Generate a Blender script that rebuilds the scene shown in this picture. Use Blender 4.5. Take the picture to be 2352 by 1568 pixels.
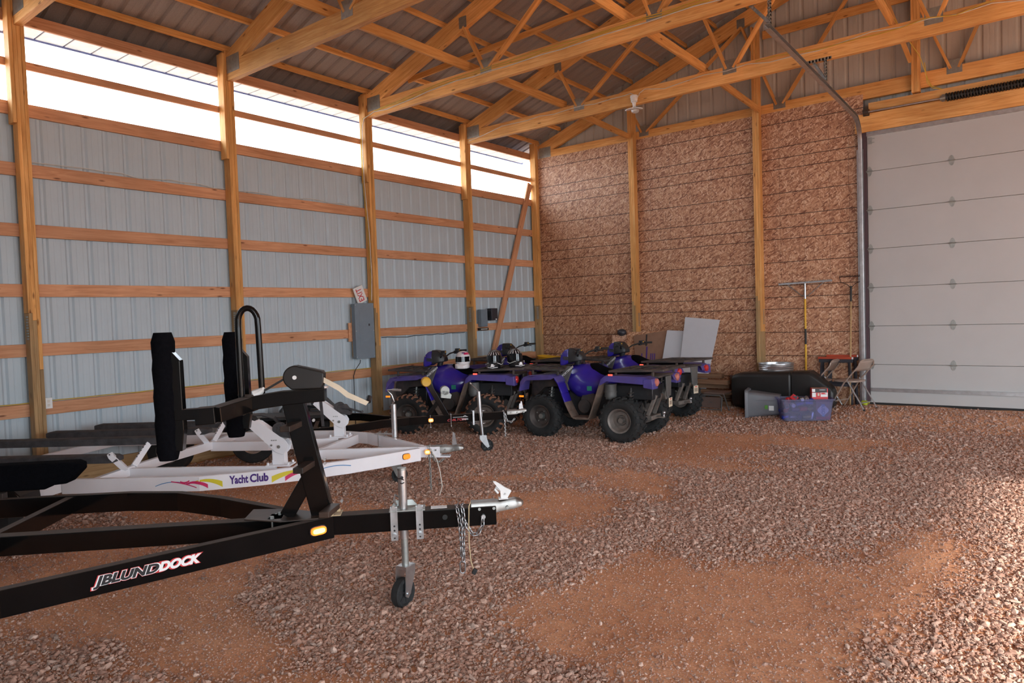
import bpy, math, random
import numpy as np
from mathutils import Matrix, Vector
SC = bpy.context.scene
for o in list(bpy.data.objects): bpy.data.objects.remove(o)
COL = SC.collection
R = math.radians
rnd = random.Random(7)
# ------------------------------------------------------------------ camera
CAM = Vector((8.883, 0.0, 1.78))
def cam_axes(yaw, pit, rol):
    f = Vector((math.sin(yaw)*math.cos(pit), math.cos(yaw)*math.cos(pit), math.sin(pit)))
    r0 = Vector((math.cos(yaw), -math.sin(yaw), 0)); u0 = r0.cross(f)
    return r0*math.cos(rol)+u0*math.sin(rol), -r0*math.sin(rol)+u0*math.cos(rol), f
cr, cu, cf = cam_axes(R(-37.7374), R(-2.1237), R(-1.8967))
cd = bpy.data.cameras.new('camera'); cam = bpy.data.objects.new('camera', cd); COL.objects.link(cam)
cd.sensor_width = 36.0; cd.lens = 1597.457/2352*36.0; cd.clip_start = .05; cd.clip_end = 400
cam.matrix_world = Matrix(((cr.x, cu.x, -cf.x, CAM.x), (cr.y, cu.y, -cf.y, CAM.y), (cr.z, cu.z, -cf.z, CAM.z), (0, 0, 0, 1)))
SC.camera = cam
# ------------------------------------------------------------------ light, view
wd = bpy.data.worlds.new('sky'); SC.world = wd; wd.use_nodes = True
bg = wd.node_tree.nodes['Background']; bg.inputs[0].default_value = (.80, .91, 1.0, 1); bg.inputs[1].default_value = 3.6
sl = bpy.data.lights.new('sun', 'SUN'); sun = bpy.data.objects.new('sun', sl); COL.objects.link(sun)
sl.energy = 7.5; sl.angle = R(3.6); sl.color = (1.0, .93, .82)
SUN_TO = Vector((.905, .02, .408)).normalized()
sun.rotation_euler = SUN_TO.to_track_quat('Z', 'Y').to_euler(); sun.location = (30, 4, 14)
def portal(nm, c, sx, sy, nrm):
    l = bpy.data.lights.new(nm, 'AREA'); l.shape = 'RECTANGLE'; l.size = sx; l.size_y = sy; l.cycles.is_portal = True
    o = bpy.data.objects.new(nm, l); COL.objects.link(o); o.location = c
    o.rotation_euler = (-Vector(nrm)).to_track_quat('Z', 'Y').to_euler()
portal('doorway_daylight', (18.35, 5.2, 2.15), 6.6, 4.3, (-1, 0, 0))
portal('added_front_opening', (13.8, -2.05, 2.15), 6.8, 4.3, (0, 1, 0))  # unseen front opening, added to brighten floor and back wall
VS = SC.view_settings; VS.view_transform = 'Standard'; VS.look = 'None'; VS.gamma = 1.0; VS.use_curve_mapping = False
VS.exposure = 1.62
# ------------------------------------------------------------------ materials
MATS = {}
def _nodes(name):
    m = bpy.data.materials.new(name); m.use_nodes = True; nt = m.node_tree
    return m, nt, nt.nodes['Principled BSDF']
def N(nt, t, **k):
    n = nt.nodes.new(t)
    for a, b in k.items():
        if a.startswith('i_'):
            key = a[2:]; key = int(key) if key.isdigit() else key.replace('_', ' ')
            n.inputs[key].default_value = b
        else: setattr(n, a, b)
    return n
def ramp(nt, stops, interp='LINEAR'):
    r = nt.nodes.new('ShaderNodeValToRGB'); cr_ = r.color_ramp; cr_.interpolation = interp
    while len(cr_.elements) < len(stops): cr_.elements.new(.5)
    for e, (p, c) in zip(cr_.elements, stops): e.position = p; e.color = (*c, 1)
    return r
def mat(name, col, rough=.5, metal=0.0, var=.12, scale=9.0, bump=0.0, bscale=60.0, spec=.5, coat=0.0, emit=None, es=0.0, dust=0.0, top=None):
    """plain painted / moulded surface with mild colour mottling"""
    m, nt, p = _nodes(name); L = nt.links.new
    tc = N(nt, 'ShaderNodeTexCoord')
    nz = N(nt, 'ShaderNodeTexNoise', i_Scale=scale, i_Detail=5.0, i_Roughness=.6); L(tc.outputs['Object'], nz.inputs['Vector'])
    lo = tuple(c*(1-var) for c in col); hi = tuple(min(1, c*(1+var)) for c in col)
    r = ramp(nt, [(.3, lo), (.7, hi)]); L(nz.outputs['Fac'], r.inputs[0])
    src = r.outputs[0]
    if dust:
        n2 = N(nt, 'ShaderNodeTexNoise', i_Scale=4.0, i_Detail=6.0); L(tc.outputs['Object'], n2.inputs['Vector'])
        r2 = ramp(nt, [(.4, (0, 0, 0)), (.75, (dust,)*3)]); L(n2.outputs['Fac'], r2.inputs[0])
        mx = N(nt, 'ShaderNodeMixRGB'); mx.inputs[2].default_value = (.20, .12, .085, 1)
        L(r2.outputs[0], mx.inputs[0]); L(src, mx.inputs[1]); src = mx.outputs[0]
    if top:   # upward faces painted greyer for sky reflection, and for settled dust
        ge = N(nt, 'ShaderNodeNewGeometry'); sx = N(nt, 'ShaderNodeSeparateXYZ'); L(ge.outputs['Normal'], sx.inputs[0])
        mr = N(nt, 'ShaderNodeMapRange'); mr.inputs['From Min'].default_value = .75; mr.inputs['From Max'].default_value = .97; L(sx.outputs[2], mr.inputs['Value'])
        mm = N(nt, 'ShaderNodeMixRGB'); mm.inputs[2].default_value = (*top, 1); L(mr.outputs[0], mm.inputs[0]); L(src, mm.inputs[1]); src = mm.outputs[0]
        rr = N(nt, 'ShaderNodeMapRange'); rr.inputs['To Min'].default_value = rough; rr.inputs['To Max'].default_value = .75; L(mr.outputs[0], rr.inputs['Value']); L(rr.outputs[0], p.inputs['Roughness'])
    L(src, p.inputs['Base Color'])
    p.inputs['Roughness'].default_value = rough; p.inputs['Metallic'].default_value = metal
    p.inputs['Specular IOR Level'].default_value = spec
    if coat: p.inputs['Coat Weight'].default_value = coat; p.inputs['Coat Roughness'].default_value = .08
    if emit: p.inputs['Emission Color'].default_value = (*emit, 1); p.inputs['Emission Strength'].default_value = es
    if bump:
        nb = N(nt, 'ShaderNodeTexNoise', i_Scale=bscale, i_Detail=4.0); L(tc.outputs['Object'], nb.inputs['Vector'])
        b = N(nt, 'ShaderNodeBump', i_Strength=bump, i_Distance=.01); L(nb.outputs['Fac'], b.inputs['Height']); L(b.outputs[0], p.inputs['Normal'])
    MATS[name] = m; return m
def wood(name, c1, c2, c3, rough=.65):
    """sawn lumber, grain along local X, knots, per-board tone"""
    m, nt, p = _nodes(name); L = nt.links.new
    tc = N(nt, 'ShaderNodeTexCoord'); oi = N(nt, 'ShaderNodeObjectInfo')
    mul = N(nt, 'ShaderNodeVectorMath', operation='SCALE'); mul.inputs[0].default_value = (37, 17, 29); L(oi.outputs['Random'], mul.inputs['Scale'])
    ad = N(nt, 'ShaderNodeVectorMath', operation='ADD'); L(tc.outputs['Object'], ad.inputs[0]); L(mul.outputs[0], ad.inputs[1])
    mp = N(nt, 'ShaderNodeMapping'); mp.inputs['Scale'].default_value = (.9, 16, 16); L(ad.outputs[0], mp.inputs['Vector'])
    nz = N(nt, 'ShaderNodeTexNoise', i_Scale=2.2, i_Detail=7.0, i_Roughness=.62, i_Distortion=.9); L(mp.outputs[0], nz.inputs['Vector'])
    r = ramp(nt, [(.28, c1), (.5, c2), (.72, c3)]); L(nz.outputs['Fac'], r.inputs[0])
    mp2 = N(nt, 'ShaderNodeMapping'); mp2.inputs['Scale'].default_value = (2.6, 9, 9); L(ad.outputs[0], mp2.inputs['Vector'])
    vo = N(nt, 'ShaderNodeTexVoronoi', i_Scale=1.0, i_Randomness=1.0); L(mp2.outputs[0], vo.inputs['Vector'])
    rk = ramp(nt, [(.05, (.16, .06, .025)), (.13, (1, 1, 1))]); L(vo.outputs['Distance'], rk.inputs[0])
    mk = N(nt, 'ShaderNodeMixRGB', blend_type='MULTIPLY'); mk.inputs[0].default_value = .75; L(r.outputs[0], mk.inputs[1]); L(rk.outputs[0], mk.inputs[2])
    bl = N(nt, 'ShaderNodeTexNoise', i_Scale=1.1, i_Detail=3.0); L(ad.outputs[0], bl.inputs['Vector'])
    rb = ramp(nt, [(.3, (.78, .76, .74)), (.7, (1.12, 1.1, 1.08))]); L(bl.outputs['Fac'], rb.inputs[0])
    m2 = N(nt, 'ShaderNodeMixRGB', blend_type='MULTIPLY'); m2.inputs[0].default_value = 1.0; L(mk.outputs[0], m2.inputs[1]); L(rb.outputs[0], m2.inputs[2])
    hs = N(nt, 'ShaderNodeHueSaturation'); mr = N(nt, 'ShaderNodeMapRange'); mr.inputs['To Min'].default_value = .82; mr.inputs['To Max'].default_value = 1.14
    L(oi.outputs['Random'], mr.inputs['Value']); L(mr.outputs[0], hs.inputs['Value']); L(m2.outputs[0], hs.inputs['Color']); L(hs.outputs[0], p.inputs['Base Color'])
    p.inputs['Roughness'].default_value = rough; p.inputs['Specular IOR Level'].default_value = .25
    b = N(nt, 'ShaderNodeBump', i_Strength=.15, i_Distance=.004); L(nz.outputs['Fac'], b.inputs['Height']); L(b.outputs[0], p.inputs['Normal'])
    MATS[name] = m; return m
pine = wood('pine lumber', (.58, .255, .075), (.77, .395, .13), (.88, .53, .22))
girtw = wood('girt lumber', (.50, .23, .115), (.66, .335, .185), (.76, .43, .255))
treated = wood('treated lumber', (.30, .185, .085), (.42, .27, .13), (.50, .345, .18))
lumber2 = wood('scrap lumber', (.14, .07, .04), (.22, .12, .07), (.30, .18, .11))
steelw = mat('white siding', (.49, .575, .63), .42, 0, .03, 3, spec=.35)
sidewarm = mat('gable siding', (.50, .48, .45), .45, 0, .04, 3, spec=.3)
navy = mat('navy fascia', (.055, .085, .24), .5)
soff = mat('soffit', (.75, .75, .72), .5)
galv = mat('galvanised steel', (.55, .56, .57), .33, .9, .15, 14)
zinc = mat('zinc plate', (.36, .37, .35), .48, .8, .15, 20)
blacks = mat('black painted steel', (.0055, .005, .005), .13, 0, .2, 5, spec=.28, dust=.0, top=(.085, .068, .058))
blackd = mat('dusty black steel', (.016, .014, .013), .38, 0, .2, 5, dust=.35)
whites = mat('white painted steel', (.86, .855, .89), .30, 0, .03, 4, spec=.5)
carpet = mat('black carpet', (.0045, .0045, .006), 1.0, 0, .3, 60, .35, 200, spec=.04)
bunk = mat('weathered grey bunk', (.055, .052, .055), .85, 0, .35, 14, .4, 90)
rubber = mat('black rubber', (.016, .016, .016), .8, 0, .25, 20, .2, 80)
plas = mat('black plastic', (.022, .022, .024), .42, 0, .2, 12, .05, 60)
plasd = mat('dusty black plastic', (.045, .040, .038), .6, 0, .25, 8, .1, 60, dust=.3)
dgray = mat('dark grey plastic', (.10, .095, .09), .55, 0, .2, 9)
mud = mat('muddy tread', (.22, .105, .065), .95, 0, .35, 18, .4, 50)
rimm = mat('dusty wheel rim', (.20, .17, .15), .5, .3, .2, 12)
blue = mat('blue atv plastic', (.030, .018, .30), .24, 0, .12, 5, spec=.5, coat=.3, dust=.04)
blued = mat('scuffed blue plastic', (.075, .058, .27), .5, 0, .18, 7, dust=.22)
mudpl = mat('mud splashed plastic', (.13, .095, .075), .75, 0, .35, 10, dust=.5)
red = mat('red lens', (.55, .03, .03), .2, 0, .1, 8, coat=.5)
salmon = mat('faded red lens', (.52, .17, .13), .35, 0, .1, 8)
amber = mat('glowing amber reflector', (1.0, .30, .03), .3, emit=(1.0, .20, .012), es=.42)  # reflector, no lamp: flash glow painted in by emission
ambcore = mat('amber glow core', (1.0, .7, .2), .3, emit=(1.0, .62, .16), es=1.1)  # brighter centre of the painted reflector glow
amber2 = mat('amber reflector', (.75, .18, .02), .25, 0, .5, 60, emit=(1.0, .25, .02), es=.35)  # returned flash glow painted in as weak emission
redl = mat('glowing red reflector', (.9, .05, .03), .3, emit=(1.0, .08, .05), es=.7)  # side reflector of the quads, glow painted in by emission
whitep = mat('white plastic', (.78, .78, .77), .4, 0, .04)
yellow = mat('yellow', (.72, .40, .02), .45, 0, .1)
yell2 = mat('yellow cable sheath', (.62, .40, .05), .5)
cream = mat('cream', (.68, .58, .44), .6, 0, .08)
cable = mat('white cable', (.66, .62, .55), .5)
blackc = mat('black cord', (.01, .01, .01), .5)
panelg = mat('grey panel enamel', (.19, .24, .285), .45, 0, .05)
charg = mat('charcoal case', (.035, .035, .045), .45)
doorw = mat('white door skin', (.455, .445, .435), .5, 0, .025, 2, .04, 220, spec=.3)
white_l = mat('white lettering', (.85, .85, .85), .4, 0, 0)
black_l = mat('black lettering', (.01, .01, .012), .4, 0, 0)
red_l = mat('red lettering', (.62, .03, .035), .4, 0, 0)
purple_l = mat('purple lettering', (.065, .02, .20), .4, 0, 0)
blue_l = mat('blue graphic', (.03, .22, .50), .4, 0, 0)
yel_l = mat('yellow graphic', (.70, .60, .03), .4, 0, 0)
pink_l = mat('magenta graphic', (.66, .03, .14), .4, 0, 0)
teal = mat('teal decal', (.02, .25, .19), .5, 0, .15, 120)
trimd = mat('dark door trim', (.085, .05, .06), .5, 0, .1)
tan = mat('brown cardboard', (.25, .135, .085), .9, 0, .08)
foam = mat('white foam board', (.52, .52, .545), .7, 0, .02)
beige = mat('beige chair enamel', (.36, .27, .22), .38, .2, .08)
brownv = mat('brown chair', (.13, .085, .07), .5, 0, .1)
orange = mat('orange top', (.42, .055, .02), .5, 0, .1)
totg = mat('grey tote plastic', (.13, .13, .14), .45, 0, .06)
blackt = mat('matt black moulding', (.016, .014, .013), .42, 0, .2, 3, spec=.4)
helmw = mat('white helmet shell', (.80, .78, .80), .2, 0, .02, coat=.5)
helmb = mat('black helmet shell', (.012, .012, .014), .3, 0, .1, coat=.3)
visor = mat('dark visor', (.004, .004, .005), .08, 0, 0)
chainm = mat('chain steel', (.40, .40, .41), .36, .9, .2, 30)
copper = mat('bare wire', (.55, .42, .25), .5)
lime = mat('lime fabric', (.45, .50, .03), .8)
gmat = mat('green label', (.10, .33, .03), .5)
def osb_mat(name, lines, hue=1.0, val=1.0):
    """oriented strand board: stretched flakes in several directions plus printed rule lines"""
    m, nt, p = _nodes(name); L = nt.links.new
    tc = N(nt, 'ShaderNodeTexCoord'); col = None; hsum = None
    pal = [[(.0, (.24, .105, .06)), (.35, (.43, .21, .12)), (.7, (.56, .31, .185)), (1, (.70, .46, .31))],
           [(.0, (.28, .125, .07)), (.4, (.46, .23, .13)), (.8, (.60, .36, .22)), (1, (.72, .50, .35))],
           [(.0, (.20, .08, .045)), (.4, (.40, .19, .11)), (.75, (.52, .28, .165)), (1, (.68, .44, .30))]]
    nzw = N(nt, 'ShaderNodeTexNoise', i_Scale=7.0, i_Detail=2.0); L(tc.outputs['Object'], nzw.inputs['Vector'])
    for i, (ang, sc_) in enumerate([(80, (19, 19, 62)), (-58, (22, 22, 70)), (30, (18, 18, 56))]):
        mp = N(nt, 'ShaderNodeMapping'); mp.inputs['Rotation'].default_value = (0, R(ang), 0); mp.inputs['Scale'].default_value = (1, 1, 1)
        L(tc.outputs['Object'], mp.inputs['Vector'])
        ms = N(nt, 'ShaderNodeMapping'); ms.inputs['Scale'].default_value = sc_; ms.inputs['Location'].default_value = (i*3.1, i*1.7, i*2.3); L(mp.outputs[0], ms.inputs['Vector'])
        dsx = N(nt, 'ShaderNodeMixRGB', blend_type='LINEAR_LIGHT'); dsx.inputs[0].default_value = .5; L(ms.outputs[0], dsx.inputs[1]); L(nzw.outputs['Color'], dsx.inputs[2])
        vo = N(nt, 'ShaderNodeTexVoronoi', i_Scale=1.0); L(dsx.outputs[0], vo.inputs['Vector'])
        sp = N(nt, 'ShaderNodeSeparateColor'); L(vo.outputs['Color'], sp.inputs[0])
        r = ramp(nt, pal[i]); L(sp.outputs[0], r.inputs[0])
        if col is None: col = r.outputs[0]; hsum = sp.outputs[1]
        else:
            cm = N(nt, 'ShaderNodeMath', operation='GREATER_THAN'); cm.inputs[1].default_value = .52; L(sp.outputs[1], cm.inputs[0])
            mx = N(nt, 'ShaderNodeMixRGB'); L(cm.outputs[0], mx.inputs[0]); L(col, mx.inputs[1]); L(r.outputs[0], mx.inputs[2]); col = mx.outputs[0]
    xyz = N(nt, 'ShaderNodeSeparateXYZ'); L(tc.outputs['Object'], xyz.inputs[0]); acc = None
    for ax, v, w in lines:
        cm = N(nt, 'ShaderNodeMath', operation='COMPARE'); cm.inputs[1].default_value = v; cm.inputs[2].default_value = w; L(xyz.outputs[ax], cm.inputs[0])
        if acc is None: acc = cm.outputs[0]
        else:
            mm = N(nt, 'ShaderNodeMath', operation='MAXIMUM'); L(acc, mm.inputs[0]); L(cm.outputs[0], mm.inputs[1]); acc = mm.outputs[0]
    if acc is not None:
        mx = N(nt, 'ShaderNodeMixRGB'); mx.inputs[2].default_value = (.035, .014, .009, 1)
        fm = N(nt, 'ShaderNodeMath', operation='MULTIPLY'); fm.inputs[1].default_value = .85; L(acc, fm.inputs[0])
        L(fm.outputs[0], mx.inputs[0]); L(col, mx.inputs[1]); col = mx.outputs[0]
    hs = N(nt, 'ShaderNodeHueSaturation'); hs.inputs['Value'].default_value = val; hs.inputs['Saturation'].default_value = hue; L(col, hs.inputs['Color'])
    L(hs.outputs[0], p.inputs['Base Color']); p.inputs['Roughness'].default_value = .5; p.inputs['Specular IOR Level'].default_value = .3
    b = N(nt, 'ShaderNodeBump', i_Strength=.08, i_Distance=.002); L(hsum, b.inputs['Height']); L(b.outputs[0], p.inputs['Normal'])
    return m
def clear_mat(name, tint, opac, rough=.1):
    m, nt, p = _nodes(name); L = nt.links.new
    tr = N(nt, 'ShaderNodeBsdfTransparent'); tr.inputs[0].default_value = (*tint, 1)
    p.inputs['Base Color'].default_value = (*tint, 1); p.inputs['Roughness'].default_value = rough
    mx = N(nt, 'ShaderNodeMixShader'); mx.inputs[0].default_value = opac
    L(tr.outputs[0], mx.inputs[1]); L(p.outputs[0], mx.inputs[2]); L(mx.outputs[0], nt.nodes['Material Output'].inputs[0])
    return m
polyc = clear_mat('clear corrugated polycarbonate', (.97, .98, 1.0), .12, .25)
totc = clear_mat('translucent tote plastic', (.62, .62, .80), .15, .3)
nickel = mat('satin nickel', (.24, .225, .21), .36, .85, .12, 20)
# ------------------------------------------------------------------ mesh helper
WM = {}
class MB:
    def __init__(s): s.v = []; s.f = []
    def add(s, vs, fs, M=None):
        n = len(s.v)
        s.v += [tuple(M @ Vector(p)) for p in vs] if M is not None else [tuple(p) for p in vs]
        s.f += [tuple(i+n for i in q) for q in fs]; return s
    def box(s, c, d, M=None):
        x, y, z = d[0]/2, d[1]/2, d[2]/2
        vs = [(c[0]+a*x, c[1]+b*y, c[2]+e*z) for e in (-1, 1) for b in (-1, 1) for a in (-1, 1)]
        return s.add(vs, [(0, 2, 3, 1), (4, 5, 7, 6), (0, 1, 5, 4), (2, 6, 7, 3), (0, 4, 6, 2), (1, 3, 7, 5)], M)
    def beam(s, a, b, w, h, up=(0, 0, 1), e0=0, e1=0):
        a = Vector(a); b = Vector(b); M = frame(a, b, up); Ln = (b-a).length
        return s.box((Ln/2+(e1-e0)/2, 0, 0), (Ln+e0+e1, w, h), M)
    def cyl(s, a, b, r, r2=None, n=16, cap=True):
        a = Vector(a); b = Vector(b); M = frame(a, b); L = (b-a).length; r2 = r if r2 is None else r2
        vs = []; fs = []
        for i in range(n):
            t = 2*math.pi*i/n; c, q = math.cos(t), math.sin(t); vs += [(0, r*c, r*q), (L, r2*c, r2*q)]
        for i in range(n): j = (i+1) % n; fs.append((2*i, 2*j, 2*j+1, 2*i+1))
        if cap: fs.append(tuple(2*i for i in range(n))[::-1]); fs.append(tuple(2*i+1 for i in range(n)))
        return s.add(vs, fs, M)
    def tube(s, pts, r, n=8, closed=False):
        P = [Vector(p) for p in pts]; m = len(P); vs = []; fs = []; nrm = None
        for i in range(m):
            if closed: t = (P[(i+1) % m]-P[i-1])
            else: t = P[min(i+1, m-1)]-P[max(i-1, 0)]
            t.normalize()
            if nrm is None: nrm = t.orthogonal().normalized()
            nrm = (nrm - t*nrm.dot(t)).normalized(); bn = t.cross(nrm)
            rr = r[i] if isinstance(r, (list, tuple)) else r
            for k in range(n):
                q = 2*math.pi*k/n; vs.append(P[i]+(nrm*math.cos(q)+bn*math.sin(q))*rr)
        for i in range(m if closed else m-1):
            for k in range(n):
                a_ = i*n+k; b_ = i*n+(k+1) % n; j = (i+1) % m
                fs.append((a_, b_, j*n+(k+1) % n, j*n+k))
        if not closed: fs.append(tuple(range(n))[::-1]); fs.append(tuple((m-1)*n+k for k in range(n)))
        return s.add(vs, fs)
    def prism(s, poly, o, ax, ay, dep):
        o = Vector(o); ax = Vector(ax); ay = Vector(ay); dep = Vector(dep); n = len(poly)
        vs = [o+ax*x+ay*y for x, y in poly]+[o+ax*x+ay*y+dep for x, y in poly]
        fs = [tuple(range(n))[::-1], tuple(range(n, 2*n))]+[(i, (i+1) % n, n+(i+1) % n, n+i) for i in range(n)]
        return s.add(vs, fs)
    def sheet(s, path, th, o, ax, ay, dep):
        """open 2-D path thickened by th and extruded along dep"""
        P = [Vector(p) for p in path]; up = []; dn = []
        for i, q in enumerate(P):
            t = (P[min(i+1, len(P)-1)]-P[max(i-1, 0)]).normalized(); nn = Vector((-t.y, t.x))
            up.append(q+nn*th/2); dn.append(q-nn*th/2)
        n = len(P)
        for i in range(n-1): s.prism([tuple(up[i]), tuple(up[i+1]), tuple(dn[i+1]), tuple(dn[i])], o, ax, ay, dep)
        return s
    def lathe(s, prof, o=(0, 0, 0), axis=(0, 0, 1), n=24, ring=False):
        M = frame(Vector(o), Vector(o)+Vector(axis)); vs = []; fs = []; m = len(prof)
        for r, h in prof:
            for k in range(n):
                t = 2*math.pi*k/n; vs.append((h, r*math.cos(t), r*math.sin(t)))
        for i in range(m if ring else m-1):
            for k in range(n):
                a_ = i*n+k; b_ = i*n+(k+1) % n; j_ = ((i+1) % m-i)*n; fs.append((a_, b_, b_+j_, a_+j_))
        if not ring: fs.append(tuple(range(n))[::-1]); fs.append(tuple((m-1)*n+k for k in range(n)))
        return s.add(vs, fs, M)
    def loft(s, rings, cap=True):
        n = len(rings[0]); vs = [p for r in rings for p in r]; fs = []
        for i in range(len(rings)-1):
            for k in range(n):
                a_ = i*n+k; b_ = i*n+(k+1) % n; fs.append((a_, b_, b_+n, a_+n))
        if cap: fs.append(tuple(range(n))[::-1]); fs.append(tuple((len(rings)-1)*n+k for k in range(n)))
        return s.add(vs, fs)
    def ell(s, c, r, n=16, m=10, M=None):
        rings = []
        for i in range(m+1):
            ph = math.pi*(i/m-.5); rr = max(math.cos(ph), 1e-3)
            rings.append([(c[0]+r[0]*rr*math.cos(2*math.pi*k/n), c[1]+r[1]*rr*math.sin(2*math.pi*k/n), c[2]+r[2]*math.sin(ph)) for k in range(n)])
        b = MB().loft(rings); return s.add(b.v, b.f, M)
    def build(s, name, m, parent=None, bevel=0, smooth=True, M=None, ang=.6):
        me = bpy.data.meshes.new(name); me.from_pydata(s.v, [], s.f); me.validate(); me.update()
        if smooth:
            me.shade_smooth(); me.set_sharp_from_angle(angle=ang)
        if m: me.materials.append(m)
        o = bpy.data.objects.new(name, me); COL.objects.link(o)
        if parent: o.parent = parent
        base = WM[parent.name] if parent else Matrix()
        if M is not None: o.matrix_basis = base.inverted() @ M; WM[o.name] = M
        else: WM[o.name] = base.copy()
        if bevel:
            b = o.modifiers.new('bevel', 'BEVEL'); b.width = bevel; b.segments = 2; b.limit_method = 'ANGLE'; b.angle_limit = .6
        return o
def frame(a, b, up=(0, 0, 1)):
    x = (b-a).normalized(); up = Vector(up)
    if abs(x.dot(up.normalized())) > .985: up = Vector((0, 1, 0)) if abs(x.y) < .9 else Vector((1, 0, 0))
    y = up.cross(x).normalized(); z = x.cross(y)
    return Matrix(((x.x, y.x, z.x, a.x), (x.y, y.y, z.y, a.y), (x.z, y.z, z.z, a.z), (0, 0, 0, 1)))
def thing(name, label, cat, loc=(0, 0, 0), rz=0, group=None):
    o = bpy.data.objects.new(name, None); COL.objects.link(o); o.empty_display_size = .1
    M = Matrix.Translation(Vector(loc)) @ Matrix.Rotation(rz, 4, 'Z'); o.matrix_basis = M; WM[o.name] = M
    o['label'] = label; o['category'] = cat
    if group: o['group'] = group
    return o
def tag(o, label, cat, group=None):
    o['label'] = label; o['category'] = cat
    if group: o['group'] = group
    return o
def struct(o): o['kind'] = 'structure'; return o
def board(name, a, b, w, h, m, parent=None, up=(0, 0, 1), bevel=.003, e0=0, e1=0):
    """one straight board, local X along its length; a, b in the parent's frame"""
    a = Vector(a); b = Vector(b); base = WM[parent.name] if parent else Matrix()
    M = base @ frame(a, b, up); L = (b-a).length
    return MB().box((L/2+(e1-e0)/2, 0, 0), (L+e0+e1, w, h)).build(name, m, parent, bevel, False, M)
def text(s, size, m, M, parent, name='lettering', shear=0.0, off=0.0, ext=.001, sx=1.0, align='CENTER', fit=0):
    """raised lettering; M places it (local X reading direction, Z out of the surface) in the parent's frame"""
    cu_ = bpy.data.curves.new('t', 'FONT'); cu_.body = s; cu_.size = size; cu_.shear = shear; cu_.offset = off; cu_.extrude = ext
    cu_.align_x = align; cu_.align_y = 'CENTER'; cu_.resolution_u = 4
    t = bpy.data.objects.new('t', cu_); COL.objects.link(t)
    me = bpy.data.meshes.new_from_object(t.evaluated_get(bpy.context.evaluated_depsgraph_get()))
    bpy.data.objects.remove(t); me.name = name; me.materials.clear(); me.materials.append(m)
    if fit:
        xs_ = [v.co.x for v in me.vertices]; sx = fit/(max(xs_)-min(xs_)); me.transform(Matrix.Translation((-(max(xs_)+min(xs_))/2, 0, 0)))
    me.transform(Matrix.Diagonal((sx, 1, 1, 1)))
    o = bpy.data.objects.new(name, me); COL.objects.link(o); o.parent = parent
    base = WM[parent.name]; o.matrix_basis = M; WM[o.name] = base @ M; return o
def axes(o, x, z):
    """matrix with origin o, X axis x, Z axis z"""
    x = Vector(x).normalized(); z = Vector(z); z = (z-x*z.dot(x)).normalized(); y = z.cross(x)
    return Matrix(((x.x, y.x, z.x, o[0]), (x.y, y.y, z.y, o[1]), (x.z, y.z, z.z, o[2]), (0, 0, 0, 1)))
def children(o): return [c for c in bpy.data.objects if c.parent == o]
def copy_tree(o, parent=None):
    c = o.copy(); COL.objects.link(c)
    if parent: c.parent = parent
    for ch in children(o): copy_tree(ch, c)
    return c
def sstep(a, b, x):
    t = min(1, max(0, (x-a)/(b-a))); return t*t*(3-2*t)
def gz(x, y): return (.10+.06*sstep(5.5, 6.6, x))*sstep(10.9, 12.0, y)
# ================================================================== ground
YB = 12.45                                  # face of the board lining on the back wall
W_B = 18.288                                # building width, ridge at 9.144
RZ = lambda x: .345*min(x, W_B-x)           # roof rise
def vnoise(x, y, seed, f):
    """smooth value noise on numpy arrays"""
    g = np.random.RandomState(seed).rand(64, 64); X = x*f; Y = y*f
    xi = np.floor(X).astype(int); yi = np.floor(Y).astype(int); fx = X-xi; fy = Y-yi
    fx = fx*fx*(3-2*fx); fy = fy*fy*(3-2*fy); a = lambda i, j: g[(xi+i) % 64, (yi+j) % 64]
    return a(0, 0)*(1-fx)*(1-fy)+a(1, 0)*fx*(1-fy)+a(0, 1)*(1-fx)*fy+a(1, 1)*fx*fy
def ss_np(a, b, x): t = np.clip((x-a)/(b-a), 0, 1); return t*t*(3-2*t)
def gz_np(x, y):
    return (.10+.06*ss_np(5.5, 6.6, x))*ss_np(10.9, 12.0, y)
SAND = [(4.6, 4.6, 1.9, .75, .7), (4.1, 5.9, 1.3, .35, .5), (7.6, 4.3, .9, 1.6, 0), (5.2, 1.9, .55, .8, .9), (5.9, 7.6, 1.2, .5, .2), (6.4, 9.6, 1.6, .5, .2),
        (4.8, 8.8, 1.2, .5, 0), (8.2, 5.6, .5, 1.3, 0), (6.6, 3.3, .5, .6, .5), (3.6, 3.3, 1.0, .5, .6), (6.3, 1.9, .35, .5, 0)]
def gravel_cover(x, y):
    n = .55*vnoise(x, y, 3, .55)+.3*vnoise(x, y, 5, 1.5)+.15*vnoise(x, y, 8, 4.0)
    c = ss_np(.24, .58, n)
    for sx, sy, a, b, an in SAND:
        dx = x-sx; dy = y-sy; u = (dx*math.cos(an)+dy*math.sin(an))/a; v = (-dx*math.sin(an)+dy*math.cos(an))/b
        c = c*(1-.78*np.exp(-(u*u+v*v)*1.2))
    return c
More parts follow.
